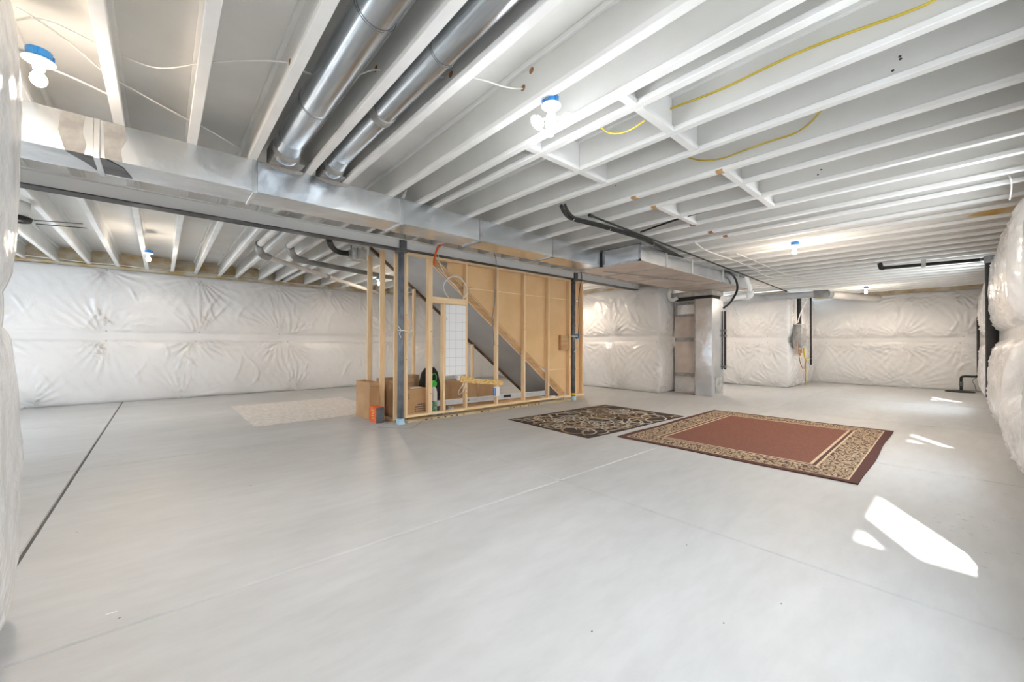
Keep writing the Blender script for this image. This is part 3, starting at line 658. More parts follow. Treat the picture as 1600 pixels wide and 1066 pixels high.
carton('flat_carton', 3.82, 6.10, 6.06, 6.16, 0, .20, 'very long flat brown carton on floor behind the metal track', BROWN)
t = thing('black_bag', (3.52, 6.1, 0), 'black fabric bag standing among the boxes under the stair', 'bag')
q = MB(); prof = [(0,.19,.11),(.08,.22,.13),(.3,.21,.12),(.55,.19,.11),(.72,.15,.09),(.80,.09,.05)]
vs = []; n = 20
for z, a, b_ in prof: vs += [(3.56+a*math.cos(2*PI*k/n)*(1+.05*math.sin(3*k)), 6.22+b_*math.sin(2*PI*k/n), z) for k in range(n)]
q.add(vs, [(i*n+k, i*n+(k+1)%n, (i+1)*n+(k+1)%n, (i+1)*n+k) for i in range(5) for k in range(n)], True); q.add(vs[-n:], [tuple(range(n))]); q.add(vs[:n], [tuple(range(n))[::-1]])
obj('bag_body', q, BAGM, t); obj('strap', MB().tube(smooth([(3.42,6.14,.74),(3.46,6.08,.80),(3.56,6.08,.80),(3.60,6.14,.72)],5), .012, 7), BAGM, t)
t = thing('watering_sprayer', (3.37, 5.86, .0), 'white pump sprayer with bright green head behind the third stud', 'sprayer')
obj('tank', MB().lathe([(0,0),(.05,0),(.055,.02),(.055,.40),(.04,.47),(.02,.50),(0,.50)], (3.46, 5.90, 0), 18), PORC, t)
obj('pump_head', MB().lathe([(.022,0),(.045,.02),(.05,.07),(.02,.10),(0,.11)], (3.46, 5.90, .50), 14), GREEN, t)
obj('handle', MB().tube(smooth([(3.42,5.90,.60),(3.42,5.90,.69),(3.46,5.90,.72),(3.50,5.90,.69),(3.50,5.90,.60)],5), .007, 7), GREEN, t)
obj('label_print', MB().lathe([(.0556,0),(.0556,.16)], (3.46, 5.90, .10), 18), DGREEN, t)
t = thing('metal_track', (5.0, 5.93, .15), 'long bright metal track lying across the studs on the boxes', 'metal track')
q = MB(); a, b_ = Vector((3.55, 5.97, .205)), Vector((6.25, 5.97, .175))
obj('track_rail', MB().beam(a, b_, .05, .075), ALU, t); obj('track_lip', MB().beam(a+Vector((0,-.028,.042)), b_+Vector((0,-.028,.042)), .008, .012).beam(a+Vector((0,-.028,-.042)), b_+Vector((0,-.028,-.042)), .008, .012), PVC, t)
obj('bracket', MB().beam((5.05,5.942,.20),(5.22,5.942,.197), .012, .05), BLACK, t); obj('bracket', MB().lathe([(0,.004),(.012,.003),(.013,0)], (4.20,5.944,.2), 10, (0,-1,0)), BLACK, t)
t = thing('track_support', (5.0, 6.0, .0), 'low brown carton lying under the metal track', 'box')
obj('box_body', MB().bbox(4.9, 6.0, 5.90, 6.04, 0, .13, .004), BROWN, t)
t = thing('paint_tray', (3.66, 5.84, .0), 'small white paint tray with brush on floor behind stud wall', 'tray')
obj('tray_body', MB().prism([(3.58,.0),(3.76,.0),(3.78,.14),(3.76,.14),(3.745,.015),(3.595,.015),(3.575,.14),(3.56,.14)], 1, 5.79, 5.92), PVC, t)
obj('brush', MB().beam((3.66,5.86,.02),(3.655,5.86,.24), .02, .014), TREATED, t)
t = thing('plywood_offcut', (4.75, 6.3, 0), 'pale flat board offcut lying on the floor behind studs', 'board')
obj('board', MB().bbox(4.05, 5.0, 5.78, 5.89, .0, .05, .003), TREATED, t)
# OSB strip, hanging tag and string
t = thing('osb_strip', (4.25, 5.63, .55), 'rough OSB strip nailed sloping across two studs', 'board')
obj('strip', MB().beam((3.84,5.640,.605),(4.76,5.640,.50), .022, .085), OSB, t)
obj('splintered_end', MB().beam((3.80,5.612,.63),(4.06,5.612,.60), .012, .10), OSB, t)
t = thing('hanging_tag', (4.55, 5.6, .26), 'small blue and white packet hanging from OSB strip', 'packet')
obj('packet_body', MB().bbox(4.535, 4.66, 5.605, 5.640, .27, .44, .004), PAPER, t); obj('blue_side', MB().box(4.53, 4.534, 5.607, 5.638, .28, .43), BLUE, t)
obj('blue_print', MB().box(4.54, 4.57, 5.6035, 5.6048, .28, .43), BLUE, t)
obj('tie', MB().tube(smooth([(4.58,5.61,.438),(4.57,5.61,.49),(4.60,5.612,.52)],4), .003, 6), CABLE_W, t)
obj('string_loop', MB().tube(smooth([(3.90,5.635,.58),(3.83,5.62,.50),(3.77,5.62,.42),(3.78,5.62,.37),(3.84,5.62,.40),(3.90,5.62,.50),(3.92,5.63,.58)],4), .005, 6), CABLE_W, label='looped cream cord dangling under the end of the OSB strip', cat='cord')
obj('paper_scrap', MB().prism([(6.05,.119),(6.23,.119),(6.24,.137),(6.06,.14)], 1, 5.66, 5.73), PAPER, label='white paper scrap on bottom plate near the right stud', cat='paper')
obj('folded_paper', MB().add([(3.0,5.82,.501),(3.2,5.84,.501),(3.24,6.0,.503),(3.04,5.97,.502),(3.12,5.80,.530),(3.0,5.82,.505),(3.2,5.84,.505),(3.24,6.0,.507),(3.04,5.97,.506)], [(0,1,2,3),(5,6,7,8),(0,1,6,5),(1,2,7,6),(2,3,8,7),(3,0,5,8),(5,6,4)]), PAPER, label='crumpled white paper lying on top of the printed carton', cat='paper')

# ------------------------------------------------------------------ lamps
def fixture(x, y, z, label, warm=True, energy=BULB_E, jx=None, big=False, col=(1,.84,.68)):
    """blue box on a joist, porcelain lampholder, bulb; z is the underside of the lampholder plate"""
    t = thing('keyless_lampholder', (x, y, z-.11), label, 'ceiling light')
    zt = z+.012
    q = MB().lathe([(0,0),(.047,0),(.050,.045),(.046,.048),(0,.048)], (x, y, zt), 12); obj('junction_box', q, BLUE, t)
    for k in range(3):
        a = k*2.1+.4; obj('box_tab', MB().bbox(x+.05*math.cos(a)-.008, x+.05*math.cos(a)+.008, y+.05*math.sin(a)-.008, y+.05*math.sin(a)+.008, zt+.002, zt+.04, .002), BLUE, t)
    obj('holder_plate', MB().lathe([(0,-.004),(.055,-.004),(.064,0),(.064,.006),(.052,.011),(0,.011)], (x, y, z), 24), PORC, t)
    obj('socket', MB().lathe([(.032,.0),(.026,-.012),(.023,-.045),(.018,-.045)], (x, y, z), 18), PORC, t)
    obj('hanger_bar', MB().box(min(x, jx), max(x, jx), y-.012, y+.012, zt+.02, zt+.024) if jx is not None else MB().box(x-.1, x+.1, y-.01, y+.01, zt+.048, zt+.052), GALV_D, t)
    prof = [(.013,-.040),(.016,-.055),(.030,-.078),(.033,-.098),(.026,-.119),(.013,-.130),(0,-.132)]
    if not big:
        obj('bulb', MB().lathe(prof, (x, y, z), 18), WARM_BULB if warm else COOL_BULB, t)
        lamp('bulb_light', 'POINT', (x, y, z-.17), energy*.6, col, shadow_soft_size=.05)
        lamp('bulb_beam', 'SPOT', (x, y, z-.17), energy*2.6, col, shadow_soft_size=.06, spot_size=math.radians(172), spot_blend=.35)
    else:
        obj('bulb', MB().lathe([(.013,-.040),(.028,-.055),(.034,-.09),(.034,-.13),(0,-.14)], (x, y, z), 18), COOL_BULB, t)
        for k, (dx, dy) in enumerate(((-.10,.04),(.03,-.11),(.06,.10))):
            c = Vector((x+dx*.9, y+dy*.9, z-.12)); n_ = Vector((dx*.9, dy*.9, -.10)).normalized()
            obj('light_panel', MB().lathe([(0,.012),(.036,.010),(.044,.002),(.044,-.004)], c, 20, n_), COOL_BULB, t)
            pl_ = lamp('panel_light', 'AREA', c+n_*.03, energy*.06, (.95,.98,1), shape='DISK', size=.09); pl_.rotation_euler = n_.to_track_quat('-Z', 'Y').to_euler()
            obj('heat_sink', MB().lathe([(.048,.008),(.050,.0),(.042,-.014),(0,-.014)], c, 20, n_), PVC, t)
            obj('panel_arm', MB().tube([(x+dx*.25, y+dy*.25, z-.08), c-n_*.012], .008, 7), PVC, t)
        lamp('bulb_light', 'POINT', (x, y, z-.30), energy*.2, (.95,.98,1), shadow_soft_size=.12)
    return t
fixture(-.50, 3.25, 2.72, 'lit bulb under blue box at far left beside the near wall insulation', jx=-.68, energy=12)
fixture(1.88, 1.75, 2.76, 'bright multi-panel light hanging from joists over middle of the floor', False, 22, jx=1.83, big=True)
fixture(-.17, 9.0, 2.72, 'lit bulb on small blue box near the far left wall', jx=-.24, energy=10)
fixture(3.80, 9.0, 2.72, 'lit bulb seen between studs behind the corner column', jx=3.83, energy=10)
fixture(7.25, 1.68, 2.74, 'lit bulb in the joists at centre right, beyond the big rug', jx=7.18, energy=19)
fixture(14.15, 1.68, 2.74, 'lit bulb at the far end near the back wall', jx=14.3, energy=15)

fixture(.36, .55, 2.72, 'added fill bulb just outside the picture, above and beside the camera', jx=.575, energy=8.5, warm=False, col=(.92,.96,1))  # out-of-view fixture added as fill for the near joist bays
fixture(8.15, 7.4, 2.72, 'added fill bulb hidden behind the stud wall, right of the stair', jx=8.22, energy=14)  # unseen fixture, added to brighten the middle of the room
fixture(11.4, 4.45, 2.72, 'added unseen fill bulb in the joists behind the vertical return duct', jx=11.05, energy=12)  # another added fixture out of view, evens out the far light
# ------------------------------------------------------------------ cables in the joist bays
def run(name, pts, r, m, label, cat='cable', k=5, n=7):
    return obj(name, MB().tube(smooth(pts, k), r, n), m, label=label, cat=cat)
Zc = 2.93
run('white_cable', [atz(px, py, Zc) for px, py in ((190,88),(235,104),(270,106),(310,100),(380,95),(452,98),(478,113),(520,122),(555,118),(587,109),(625,117),(660,122),(704,120),(745,123),(790,136),(817,139))], .005, CABLE_W, 'white cable sagging across the joist bays above both round pipes')
run('white_cable', [atz(px, py, 2.90) for px, py in ((26,12),(60,32),(110,68),(165,115),(195,133),(295,188),(320,200),(380,236))], .005, CABLE_W, 'white cable running diagonally from top left corner down to the duct')
run('white_cable', [atz(px, py, 2.90) for px, py in ((26,31),(50,28),(80,35),(110,48),(157,72))], .005, CABLE_W, 'white cable arching over the bulb at far left')
run('white_cable', [atz(px, py, 2.80) for px, py in ((79,107),(115,122),(168,147))], .005, CABLE_W, 'short white cable from blue box at far left to first joist')
run('yellow_cable', [at(px, py, 0, 2.825) for px, py in ((1475,-8),(1420,18),(1300,61),(1215,97),(1130,138),(1042,172))], .0075, CABLE_Y, 'long yellow cable stapled along a joist web, upper right')
run('yellow_cable', [at(px, py, 0, 2.325) for px, py in ((1008,188),(985,203),(965,209),(948,206),(939,199))], .006, CABLE_Y, 'short yellow cable end hooked beside blocking near the bright light')
run('yellow_cable', [at(px, py, 0, 3.78) for px, py in ((1283,173),(1262,195),(1240,209),(1200,222),(1160,236),(1130,247),(1100,251),(1077,247))], .007, CABLE_Y, 'curved yellow cable two bays beyond the long one')
run('white_cable', [(6.0,-.30,2.86),(6.0,-.32,2.79),(6.15,-.33,2.74),(6.35,-.33,2.68)], .006, CABLE_W, 'short white wire hanging at joist ends by the right wall')
# bundled black refrigerant lines under the joists
Lp = [atz(px, py, 2.775) for px, py in ((877,322),(882,332),(893,342),(920,349),(950,357),(1000,372),(1018,381),(1040,392),(1060,402),(1082,414),(1100,422),(1120,424))]
Lq = [at(px, py, 1, 3.20) for px, py in ((1140,426),(1150,438),(1152,452),(1147,464),(1140,474),(1131,481))]
t = thing('refrigerant_lines', Lp[3], 'bundled black insulated lines snaking under the joists to the return duct', 'pipe')
obj('insulated_line', MB().tube(smooth(Lp+Lq, 4), .022, 10), BLACK, t)
obj('insulated_line', MB().tube(smooth([p+Vector((.01,-.045,.004)) for p in Lp]+Lq[:1], 4), .016, 10), BLACK, t)
for p in Lp[2:11:2]: obj('zip_tie', MB().tube([p+Vector((.0,.03*math.cos(a)-.02,.030*math.sin(a))) for a in np.linspace(0, 6.28, 14)], .0035, 5), PVC, t)
a, b_ = atz(923,337,2.785), atz(1228,455,2.785)
t = thing('black_pipe', a, 'thin straight black pipe crossing under the joists to the far alcove', 'pipe')
obj('pipe_run', MB().tube([a, b_], .013, 10), BLACK, t); obj('end_cap', MB().tube([a-(b_-a).normalized()*.03, a+(b_-a).normalized()*.03], .021, 10), BLACK, t); obj('elbow_fitting', MB().tube([b_+Vector((0,0,.02)), b_-Vector((0,0,.06))], .03, 10), BLACK, t)
a, b_ = atz(990,364,2.76), atz(1052,346,2.76)
run('black_branch_pipe', [(4.99,2.95,2.79), (5.03,2.4,2.86), (5.03,1.9,2.88)], .012, BLACK, 'short black pipe along a joist bay, crossing behind the bundled lines', 'pipe')

# white and gray vent pipes near the return duct
t = thing('white_vent_pipe', (12, 3, 2.4), 'white PVC vent pipe with elbow right of the plenum', 'pipe')
p = [at(px, py, 1, 3.3) for px, py in ((1163,430),(1171,457))]; e = at(1169,462,1,3.3); g = at(1130,467,1,3.3)
obj('pipe_drop', MB().tube(p, .075, 16), PVC, t); obj('elbow', MB().tube(smooth([p[1]+(p[0]-p[1])*.1, p[1]*.5+e*.5+Vector((.05,0,0)), e, e*.8+g*.2], 4), .09, 16), PVC, t); obj('pipe_arm', MB().tube([e, g], .065, 16), PVC, t)
t = thing('gray_drain_pipe', (13, 2.9, 2.5), 'gray drain pipe with coupling under joists before the back wall', 'pipe')
a, b_ = at(1120,470,0,12.6), at(1290,459,0,13.2)
obj('pipe_run', MB().tube([a, b_], .085, 18), PIPE_L, t); obj('coupling', MB().tube([a+(b_-a)*.90, b_+(b_-a)*.02], .105, 18), PIPE_G, t); obj('end_cap', MB().tube([b_+(b_-a)*.02, b_+(b_-a)*.035], [.10,.06], 18), PIPE_G, t)
a, b_ = at(1298,461,0,14.6), at(1372,467,0,16.1)
run('pale_drain_pipe', [a, a*.5+b_*.5, b_], .10, PIPE_TAN, 'pale pipe lit by the far bulb, running to the back wall', 'pipe', n=16)
run('white_elbow_pipe', [at(px, py, 0, 9.62) for px, py in ((1048,452),(1045,458),(1046,466),(1051,469),(1058,466))], .045, PVC, 'small curved white pipe between insulation corner and return duct', 'pipe', n=12)
# black drain along the ceiling to the right wall and down
t = thing('black_drain_pipe', (10.2, .3, 2.6), 'black drain pipe under the joists turning down at the right wall', 'pipe')
P0, P1 = atz(1377,419,2.70), atz(1533,406,2.70)
obj('pipe_run', MB().tube([P0, P1], .030, 14), BLACK, t)
obj('elbow', MB().tube(smooth([P0+(P1-P0)*.03, P0, P0+Vector((-.03,.01,.05)), P0+Vector((-.03,.02,.09))], 4), .038, 14), BLACK, t)
m_ = P0*.55+P1*.45; obj('strap', MB().box(m_.x-.03, m_.x+.03, m_.y-.03, m_.y+.03, 2.655, 2.66).box(m_.x-.035,m_.x-.03,m_.y-.03,m_.y+.03,2.655,2.80).box(m_.x+.03,m_.x+.035,m_.y-.03,m_.y+.03,2.655,2.80), GALV_D, t)
obj('cleanout_cap', MB().tube([(10.5,-.35,2.62),(10.5,-.35,2.74)], .084, 20), PIPE_L, t)
obj('riser', MB().tube([(10.5,-.35,2.62),(10.5,-.35,.35)], .075, 20), BLACK, t)
obj('riser_arm', MB().tube([P1, (10.5,-.27,2.70)], .03, 12), PIPE_G, t)
# sump line in the far corner
t = thing('sump_pump_line', (15.9, -.2, 0), 'black sump discharge pipe and round lid in the far right corner', 'pump')
obj('discharge_pipe', MB().tube(smooth([(15.95,-.30,1.95),(15.95,-.30,1.2),(15.95,-.30,.47),(15.95,-.28,.42),(15.95,-.22,.41),(15.95,-.08,.41),(15.95,-.02,.39),(15.95,.0,.33),(15.95,.0,.03)],3), .028, 10), BLACK, t)
obj('check_valve', MB().tube([(15.95,0,.26),(15.95,0,.14)], .042, 12), DARKGRAY, t)
obj('pit_lid', MB().lathe([(0,.03),(.24,.03),(.27,.015),(.27,.0)], (15.75,.02,0), 28), BLACK, t)
obj('cord', MB().tube(smooth([(15.9,-.28,.40),(15.9,-.20,.30),(15.9,-.24,.18),(15.9,-.26,.04)],5), .006, 6), BLACK, t)
# gray control box with valves on the alcove corner
t = thing('water_heater_unit', (14.0, 3.1, 1.1), 'gray wall-hung unit with copper valves and black flue at the alcove corner', 'water heater')
obj('cabinet', MB().bbox(13.62, 14.04, 2.98, 3.20, 1.13, 1.83, .01), GALV_D, t)
obj('front_cover', MB().bbox(13.60, 13.619, 3.0, 3.18, 1.16, 1.80, .004).bbox(13.66, 14.0, 2.965, 2.979, 1.2, 1.7, .004), MASTIC, t)
obj('flue', MB().tube([(13.85,3.10,1.83),(13.85,3.10,2.62)], .055, 14), BLACK, t)
obj('flue_cap', MB().tube([(13.85,3.10,2.58),(13.85,3.10,2.70)], .09, 14), BLACK, t)
for x, z in ((13.55,1.2),(13.7,1.02),(13.85,.98),(14.0,1.05)): obj('valve', MB().tube([(x,3.08,z+.12),(x,3.08,z-.06)], .018, 8).tube([(x-.05,3.08,z),(x+.06,3.08,z)], .014, 8), BRASS, t)
obj('gas_hose', MB().tube(smooth([(14.1,3.06,1.75),(14.16,3.05,1.5),(14.12,3.05,1.3),(14.15,3.05,1.0),(14.3,3.04,.78),(14.7,3.04,.80)],5), .022, 8), YELLOW, t)
obj('condensate_line', MB().tube(smooth([(13.6,3.06,1.0),(13.75,3.05,.7),(14.1,3.05,.52),(14.35,3.05,.75)],5), .010, 6), BRASS, t)
obj('supply_line', MB().tube(smooth([(14.35,3.06,.75),(14.36,3.06,.4),(14.36,3.06,.03)],4), .012, 6), CABLE_Y, t)
obj('cable_whip', MB().tube(smooth([(13.6,3.08,1.85),(13.6,3.02,2.1),(13.9,2.98,2.4),(14.5,3.0,2.68)],5), .014, 6), CABLE_W, t)
t = thing('black_gas_pipe', (15.3, 3.12, .65), 'thin vertical black pipe right of the gray wall-hung unit', 'pipe')
obj('pipe_drop', MB().tube([(15.3,3.12,2.80),(15.3,3.12,.60)], .026, 10), BLACK, t); obj('tee', MB().tube([(15.3,3.12,.80),(15.0,3.10,.80)], .02, 8), BLACK, t)
t = thing('black_lineset', (10.45, 3.75, .75), 'black vertical line running down the right side of return duct', 'pipe')
obj('pipe_drop', MB().tube([(10.36,3.83,2.05),(10.36,3.83,.62)], .028, 10), BLACK, t)
for z in (1.55, 1.42, .66): obj('clip', MB().bbox(10.30,10.40,3.80,3.858,z,z+.05,.003), DARKGRAY, t)
# pipes beyond the beam at left
t = thing('gray_waste_pipe', (2, 8, 2.6), 'gray waste pipe with elbow sloping away behind the beam, lower one at left', 'pipe')
p = [atz(438,352,2.72), atz(404,384,2.68)]
obj('pipe_upper', MB().tube(p, .045, 16), PIPE_TAN, t)
e = [atz(406,381,2.68), atz(405,390,2.67), atz(410,398,2.66), atz(420,402,2.655)]; obj('elbow', MB().tube(smooth(e, 4), .056, 16), PIPE_G, t)
a, b_ = atz(418,402,2.655), atz(600,461,2.55); obj('pipe_lower', MB().tube([a, b_], .042, 16), PIPE_TAN, t)
c = a*.62+b_*.38; obj('coupling', MB().tube([c, c+(b_-a).normalized()*.09], .052, 16), PIPE_G, t)
t = thing('gray_waste_pipe', (3, 7.5, 2.6), 'upper gray waste pipe running behind the end studs below the metal box', 'pipe')
obj('pipe_upper', MB().tube([atz(478,364,2.73), atz(452,384,2.69)], .045, 16), PIPE_TAN, t)
e = [atz(453,384,2.69), atz(455,394,2.68), atz(464,404,2.67), atz(478,408,2.665)]; obj('elbow', MB().tube(smooth(e, 4), .056, 16), PIPE_G, t)
obj('pipe_lower', MB().tube([atz(474,408,2.665), atz(628,437,2.60)], .045, 16), PIPE_G, t)
run('black_flex_pipe', [atz(px, py, 2.66) for px, py in ((514,374),(517,383),(524,391),(534,395),(545,396))], .040, BLACK, 'black flexible elbow hose entering the metal box behind the beam', 'pipe', n=14)
t = thing('metal_fan_box', (2.2, 6.2, 2.55), 'galvanised metal box hung under the joists behind the beam', 'box')
c = atz(557, 398, 2.66)
obj('box_body', MB().bbox(c.x-.10, c.x+.13, c.y-.10, c.y+.16, 2.58, 2.74, .005), GALV_D, t); obj('box_flange', MB().bbox(c.x-.035, c.x-.015, c.y-.12, c.y+.0, 2.57, 2.75, .003), MASTIC, t)
obj('hanger', MB().box(c.x-.09,c.x-.07,c.y,c.y+.02,2.74,2.80).box(c.x+.09,c.x+.11,c.y,c.y+.02,2.74,2.80), GALV_D, t)
t = thing('bath_fan_duct', (-1.1, 6.6, 2.6), 'dark rimmed white fan housing partly hidden behind the near wall', 'vent')
obj('housing', MB().lathe([(0,0),(.13,0),(.15,.05),(.15,.20),(0,.20)], (-1.27, 7.0, 2.60), 22), PORC, t); obj('rim', MB().lathe([(.10,-.012),(.155,-.012),(.165,.03),(.15,.035)], (-1.27, 7.0, 2.60), 22), BLACK, t)
obj('bracket_wire', MB().tube([(-1.10,7.0,2.62),(-.72,7.02,2.66)], .006, 6).tube([(-1.10,7.1,2.60),(-.70,7.15,2.64)], .006, 6), DARKGRAY, t)
# flange bracket poking up where the duct meets a joist
obj('duct_hanger_strap', MB().prism([(1.93,2.799),(1.97,2.799),(2.0,2.90),(1.985,2.90)], 1, 4.0, 4.004), GALV_D, label='bent sheet metal hanger tab rising from duct seam to joist', cat='bracket')

# ------------------------------------------------------------------ rugs
RUG, nt, b = base_mat('bordered_rug_pile', (.3,.1,.06), .95)
tc = nd(nt, 'ShaderNodeTexCoord'); sp = nd(nt, 'ShaderNodeSeparateXYZ'); L = nt.links.new; L(tc.outputs['Object'], sp.inputs[0])
def math_(op, a, b2=None, nt=None):
    n = nt.nodes.new('ShaderNodeMath'); n.operation = op
    for i, v in enumerate((a, b2)):
        if v is None: continue
        if isinstance(v, (int, float)): n.inputs[i].default_value = v
        else: nt.links.new(v, n.inputs[i])
    return n.outputs[0]
RX, RY = 1.60, 1.205
dx = math_('SUBTRACT', RX, math_('ABSOLUTE', sp.outputs[0], nt=nt), nt); dy = math_('SUBTRACT', RY, math_('ABSOLUTE', sp.outputs[1], nt=nt), nt)
d_ = math_('MINIMUM', dx, dy, nt)
rp = nt.nodes.new('ShaderNodeValToRGB'); rp.color_ramp.interpolation = 'CONSTANT'; E = rp.color_ramp.elements
BR = (.085,.028,.020,1); CR = (.56,.43,.29,1); FI = (.19,.070,.044,1); FL = (0,1,0,1)
E[0].position = 0; E[0].color = BR; E[1].position = .075; E[1].color = CR
for pos, c in ((.088,CR),(.355,CR),(.372,BR),(.405,CR),(.43,FI)): q = E.new(pos); q.color = c
L(d_, rp.inputs[0])
vo = nd(nt, 'ShaderNodeTexVoronoi', feature='DISTANCE_TO_EDGE', Scale=17, Randomness=1.0); no = nd(nt, 'ShaderNodeTexNoise', Scale=9, Detail=1)
va = nd(nt, 'ShaderNodeVectorMath', operation='SCALE'); va.inputs['Scale'].default_value = .16; vb = nd(nt, 'ShaderNodeVectorMath', operation='ADD')
L(tc.outputs['Object'], no.inputs['Vector']); L(no.outputs['Color'], va.inputs[0]); L(va.outputs[0], vb.inputs[0]); L(tc.outputs['Object'], vb.inputs[1]); L(vb.outputs[0], vo.inputs['Vector'])
fr = nt.nodes.new('ShaderNodeValToRGB'); fr.color_ramp.interpolation = 'LINEAR'; e = fr.color_ramp.elements
e[0].position = .085; e[0].color = (.075,.035,.022,1); e[1].position = .13; e[1].color = (.52,.39,.25,1); q = e.new(.30); q.color = (.46,.34,.22,1); q = e.new(.34); q.color = (.09,.04,.025,1)
L(vo.outputs['Distance'], fr.inputs[0])
inb = math_('MULTIPLY', math_('GREATER_THAN', d_, .09, nt), math_('LESS_THAN', d_, .355, nt), nt)
mx = nd(nt, 'ShaderNodeMixRGB'); L(inb, mx.inputs[0]); L(rp.outputs[0], mx.inputs[1]); L(fr.outputs[0], mx.inputs[2])
n2 = nd(nt, 'ShaderNodeTexNoise', Scale=38, Detail=4); mm = nd(nt, 'ShaderNodeMixRGB', blend_type='MULTIPLY'); mm.inputs[0].default_value = .45
L(tc.outputs['Object'], n2.inputs['Vector']); L(mx.outputs[0], mm.inputs[1]); r5 = nt.nodes.new('ShaderNodeMapRange'); r5.inputs[3].default_value = .25; r5.inputs[4].default_value = 2.0; L(n2.outputs['Fac'], r5.inputs[0]); L(r5.outputs[0], mm.inputs[2]); L(mm.outputs[0], b.inputs['Base Color'])
bp = nd(nt, 'ShaderNodeBump', Strength=.5, Distance=.004); n6 = nd(nt, 'ShaderNodeTexNoise', Scale=300); L(tc.outputs['Object'], n6.inputs['Vector']); L(n6.outputs['Fac'], bp.inputs['Height']); L(bp.outputs[0], b.inputs['Normal'])
def rug(name, cx, cy, hx, hy, rot, m, label, z1=.010, wave=.0, corner=None):
    q = MB(); nx, ny = 40, 30; V = []
    for i in range(nx+1):
        for j in range(ny+1):
            x = -hx+2*hx*i/nx; y = -hy+2*hy*j/ny
            z = z1+wave*max(0, math.sin(x*5+1)*math.sin(y*1.3))*(abs(y)/hy)**3
            V.append((x+.006*math.sin(y*4), y+.008*math.sin(x*3.3), z))
    m_ = len(V); V += [(p[0], p[1], .0005) for p in V]
    fs = [(i*(ny+1)+j, (i+1)*(ny+1)+j, (i+1)*(ny+1)+j+1, i*(ny+1)+j+1) for i in range(nx) for j in range(ny)]
    rim = [i*(ny+1) for i in range(nx+1)]+[nx*(ny+1)+j for j in range(1, ny+1)]+[i*(ny+1)+ny for i in range(nx-1, -1, -1)]+[j for j in range(ny-1, 0, -1)]
    for a, b2 in zip(rim, rim[1:]+rim[:1]): fs.append((a, b2, b2+m_, a+m_))
    me = bpy.data.meshes.new(name); me.from_pydata(V, [], fs); me.materials.append(m); me.update()
    o = link(name, me, (cx, cy, 0), None); o.rotation_euler.z = rot; tag(o, label, 'rug'); return o
rug('bordered_rug', 6.14, 1.82, RX, RY, 0.015, RUG, 'large rust brown rug with cream scrollwork border on the concrete', .011, .004)
RUGD = mat('dark_brown_pile', (.030,.018,.013), (.055,.032,.022), 25, .95, bmp=(200,.5,.004))
r2 = rug('vine_rug', 5.44, 3.98, 1.26, .82, -.03, RUGD, 'smaller dark brown rug with cream curling vine pattern', .007)
VINE = mat('cream_vine_pile', (.52,.45,.36), (.70,.64,.55), 10, .95); VINE2 = mat('tan_vine_pile', (.30,.20,.10), (.42,.30,.17), 10, .95)
def ribbon(q, pts, wd, z):
    pts = [Vector(p) for p in pts]; n = len(pts); V = []; 
    for i, p in enumerate(pts):
        t_ = (pts[min(i+1, n-1)]-pts[max(i-1, 0)]).normalized(); s_ = Vector((-t_.y, t_.x)); w_ = wd*(.25+.75*math.sin(PI*(i+.5)/n)**.6)
        V += [(p.x+s_.x*w_, p.y+s_.y*w_, z), (p.x-s_.x*w_, p.y-s_.y*w_, z)]
    q.add(V, [(2*i, 2*i+1, 2*i+3, 2*i+2) for i in range(n-1)])
rr_ = random.Random(5)
for m_, cnt, wd, nm in ((VINE2, 62, .019, 'tan_vines'), (VINE, 84, .013, 'cream_vines')):
    q = MB(); done = 0
    while done < cnt:
        x, y = rr_.uniform(-1.2, 1.2), rr_.uniform(-.77, .77); a = rr_.uniform(0, 6.28); kap = rr_.choice([-1, 1])*rr_.uniform(2.0, 4.6); grow = rr_.uniform(.5, 1.8)
        pts = []
        for i in range(26):
            pts.append(Vector((x, y))); k_ = kap*(1+grow*(i/26)**2*2.4); a += k_*.028; x += math.cos(a)*.030; y += math.sin(a)*.030
            if abs(x) > 1.235 or abs(y) > .795: break
        if len(pts) > 6: ribbon(q, pts, wd, .0082 if m_ is VINE else .0078); done += 1
    me = bpy.data.meshes.new(nm); me.from_pydata(q.v, [], q.f); me.materials.append(m_)
    o = link(nm, me, (5.44, 3.98, 0), None); o.parent = r2; o.location = (0, 0, 0); o['kind'] = 'stuff'
m3 = rug('beige_mat', 2.05, 8.08, 1.02, 1.24, 0.0, MATB, 'beige mat lying on the floor between the far left wall and boxes', .010)
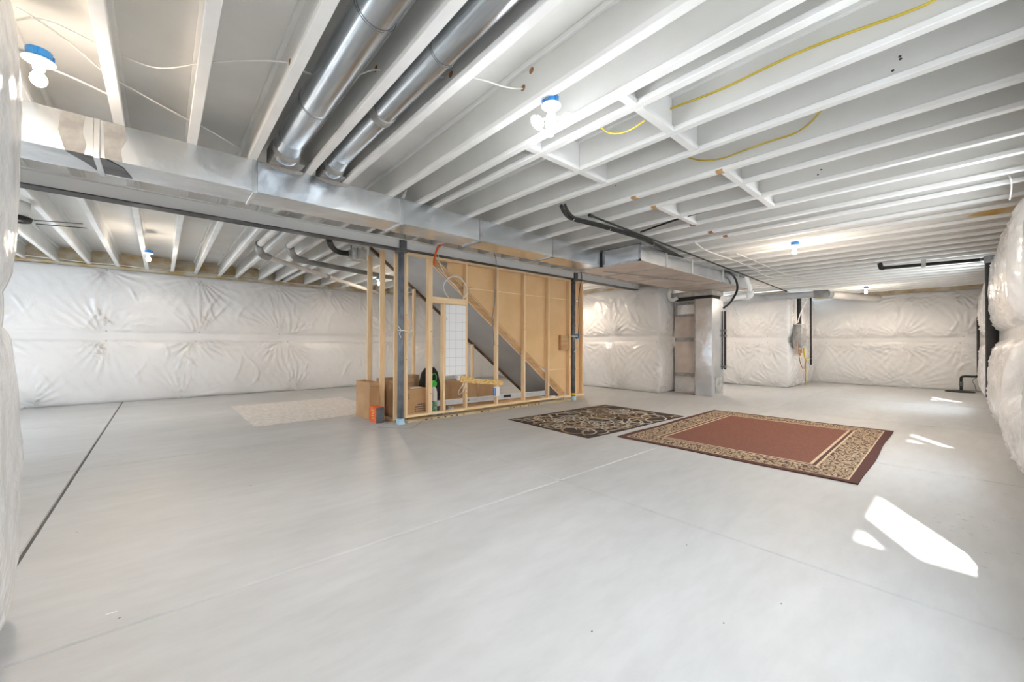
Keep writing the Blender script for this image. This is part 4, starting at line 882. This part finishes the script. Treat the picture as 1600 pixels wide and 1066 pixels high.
# matched to the skewed lie of the mat
# small debris on the slab
for px, py, lb in ((174,959,'white paper sliver on the slab at lower left'),(1090,818,None)):
    if lb:
        p = atz(px, py, 0); obj('paper_sliver', MB().box(p.x-.018, p.x+.018, p.y-.004, p.y+.004, .0005, .003), PAPER, label=lb, cat='litter')

# white cable stapled along the sill of the far wall
run('white_cable', [at(px, py, 1, 11.50) for px, py in ((28,398),(86,404),(136,410),(184,414),(226,419),(268,423),(306,426),(341,430),(380,432),(436,440),(480,445),(512,448))], .008, CABLE_W, 'white cable stapled along the joist ends of the far left wall')
# tangle of thin oversprayed cables beyond the bundled black lines
for i, (pp, lb) in enumerate(((((1085,378),(1105,392),(1150,408),(1190,424)), 'nearest the refrigerant lines'), (((1130,402),(1160,412),(1200,432),(1240,436)), 'beside the dark deck patch'), (((1150,396),(1180,408),(1225,428),(1258,434)), 'farthest right of the small tangle'))):
    run('oversprayed_cable', [atz(px, py, 2.79) for px, py in pp], .010, PIPE_TAN, 'thin oversprayed cable under the joists, '+lb)
p = atz(1140, 407, 3.05)
obj('dark_deck_patch', MB().box(p.x-.75, p.x+.25, p.y-.45, p.y+.30, 3.092, 3.0995), DARKGRAY, ceil, label='dark rectangular patch of deck')  # dark gray rectangle on the underside of the deck
# grit and scuffs on the slab at right
q = MB()
for k in range(46):
    px = random.gauss(1525, 45); py = random.gauss(800, 48)
    if px > 1595 or py < 700: continue
    p = atz(px, py, 0); l = random.uniform(.003, .022); a = random.uniform(-.3, .3); w_ = .0018
    q.add([(p.x-math.sin(a)*l, p.y-math.cos(a)*l, .0006), (p.x+w_, p.y, .0006), (p.x+math.sin(a)*l, p.y+math.cos(a)*l, .0006), (p.x-w_, p.y, .0006)], [(0,1,2,3)])
for px, py in ((1073,852),(1221,944),(1131,974),(925,987),(120,832),(925,772),(187,966)):
    p = atz(px, py, 0); q.add([(p.x-.007,p.y,.0006),(p.x,p.y-.004,.0006),(p.x+.006,p.y+.002,.0006),(p.x,p.y+.004,.0006)], [(0,1,2,3)])
obj('grit', q, INK, label='dark grit and scuff marks scattered over the slab at right', cat='grit', kind='stuff')
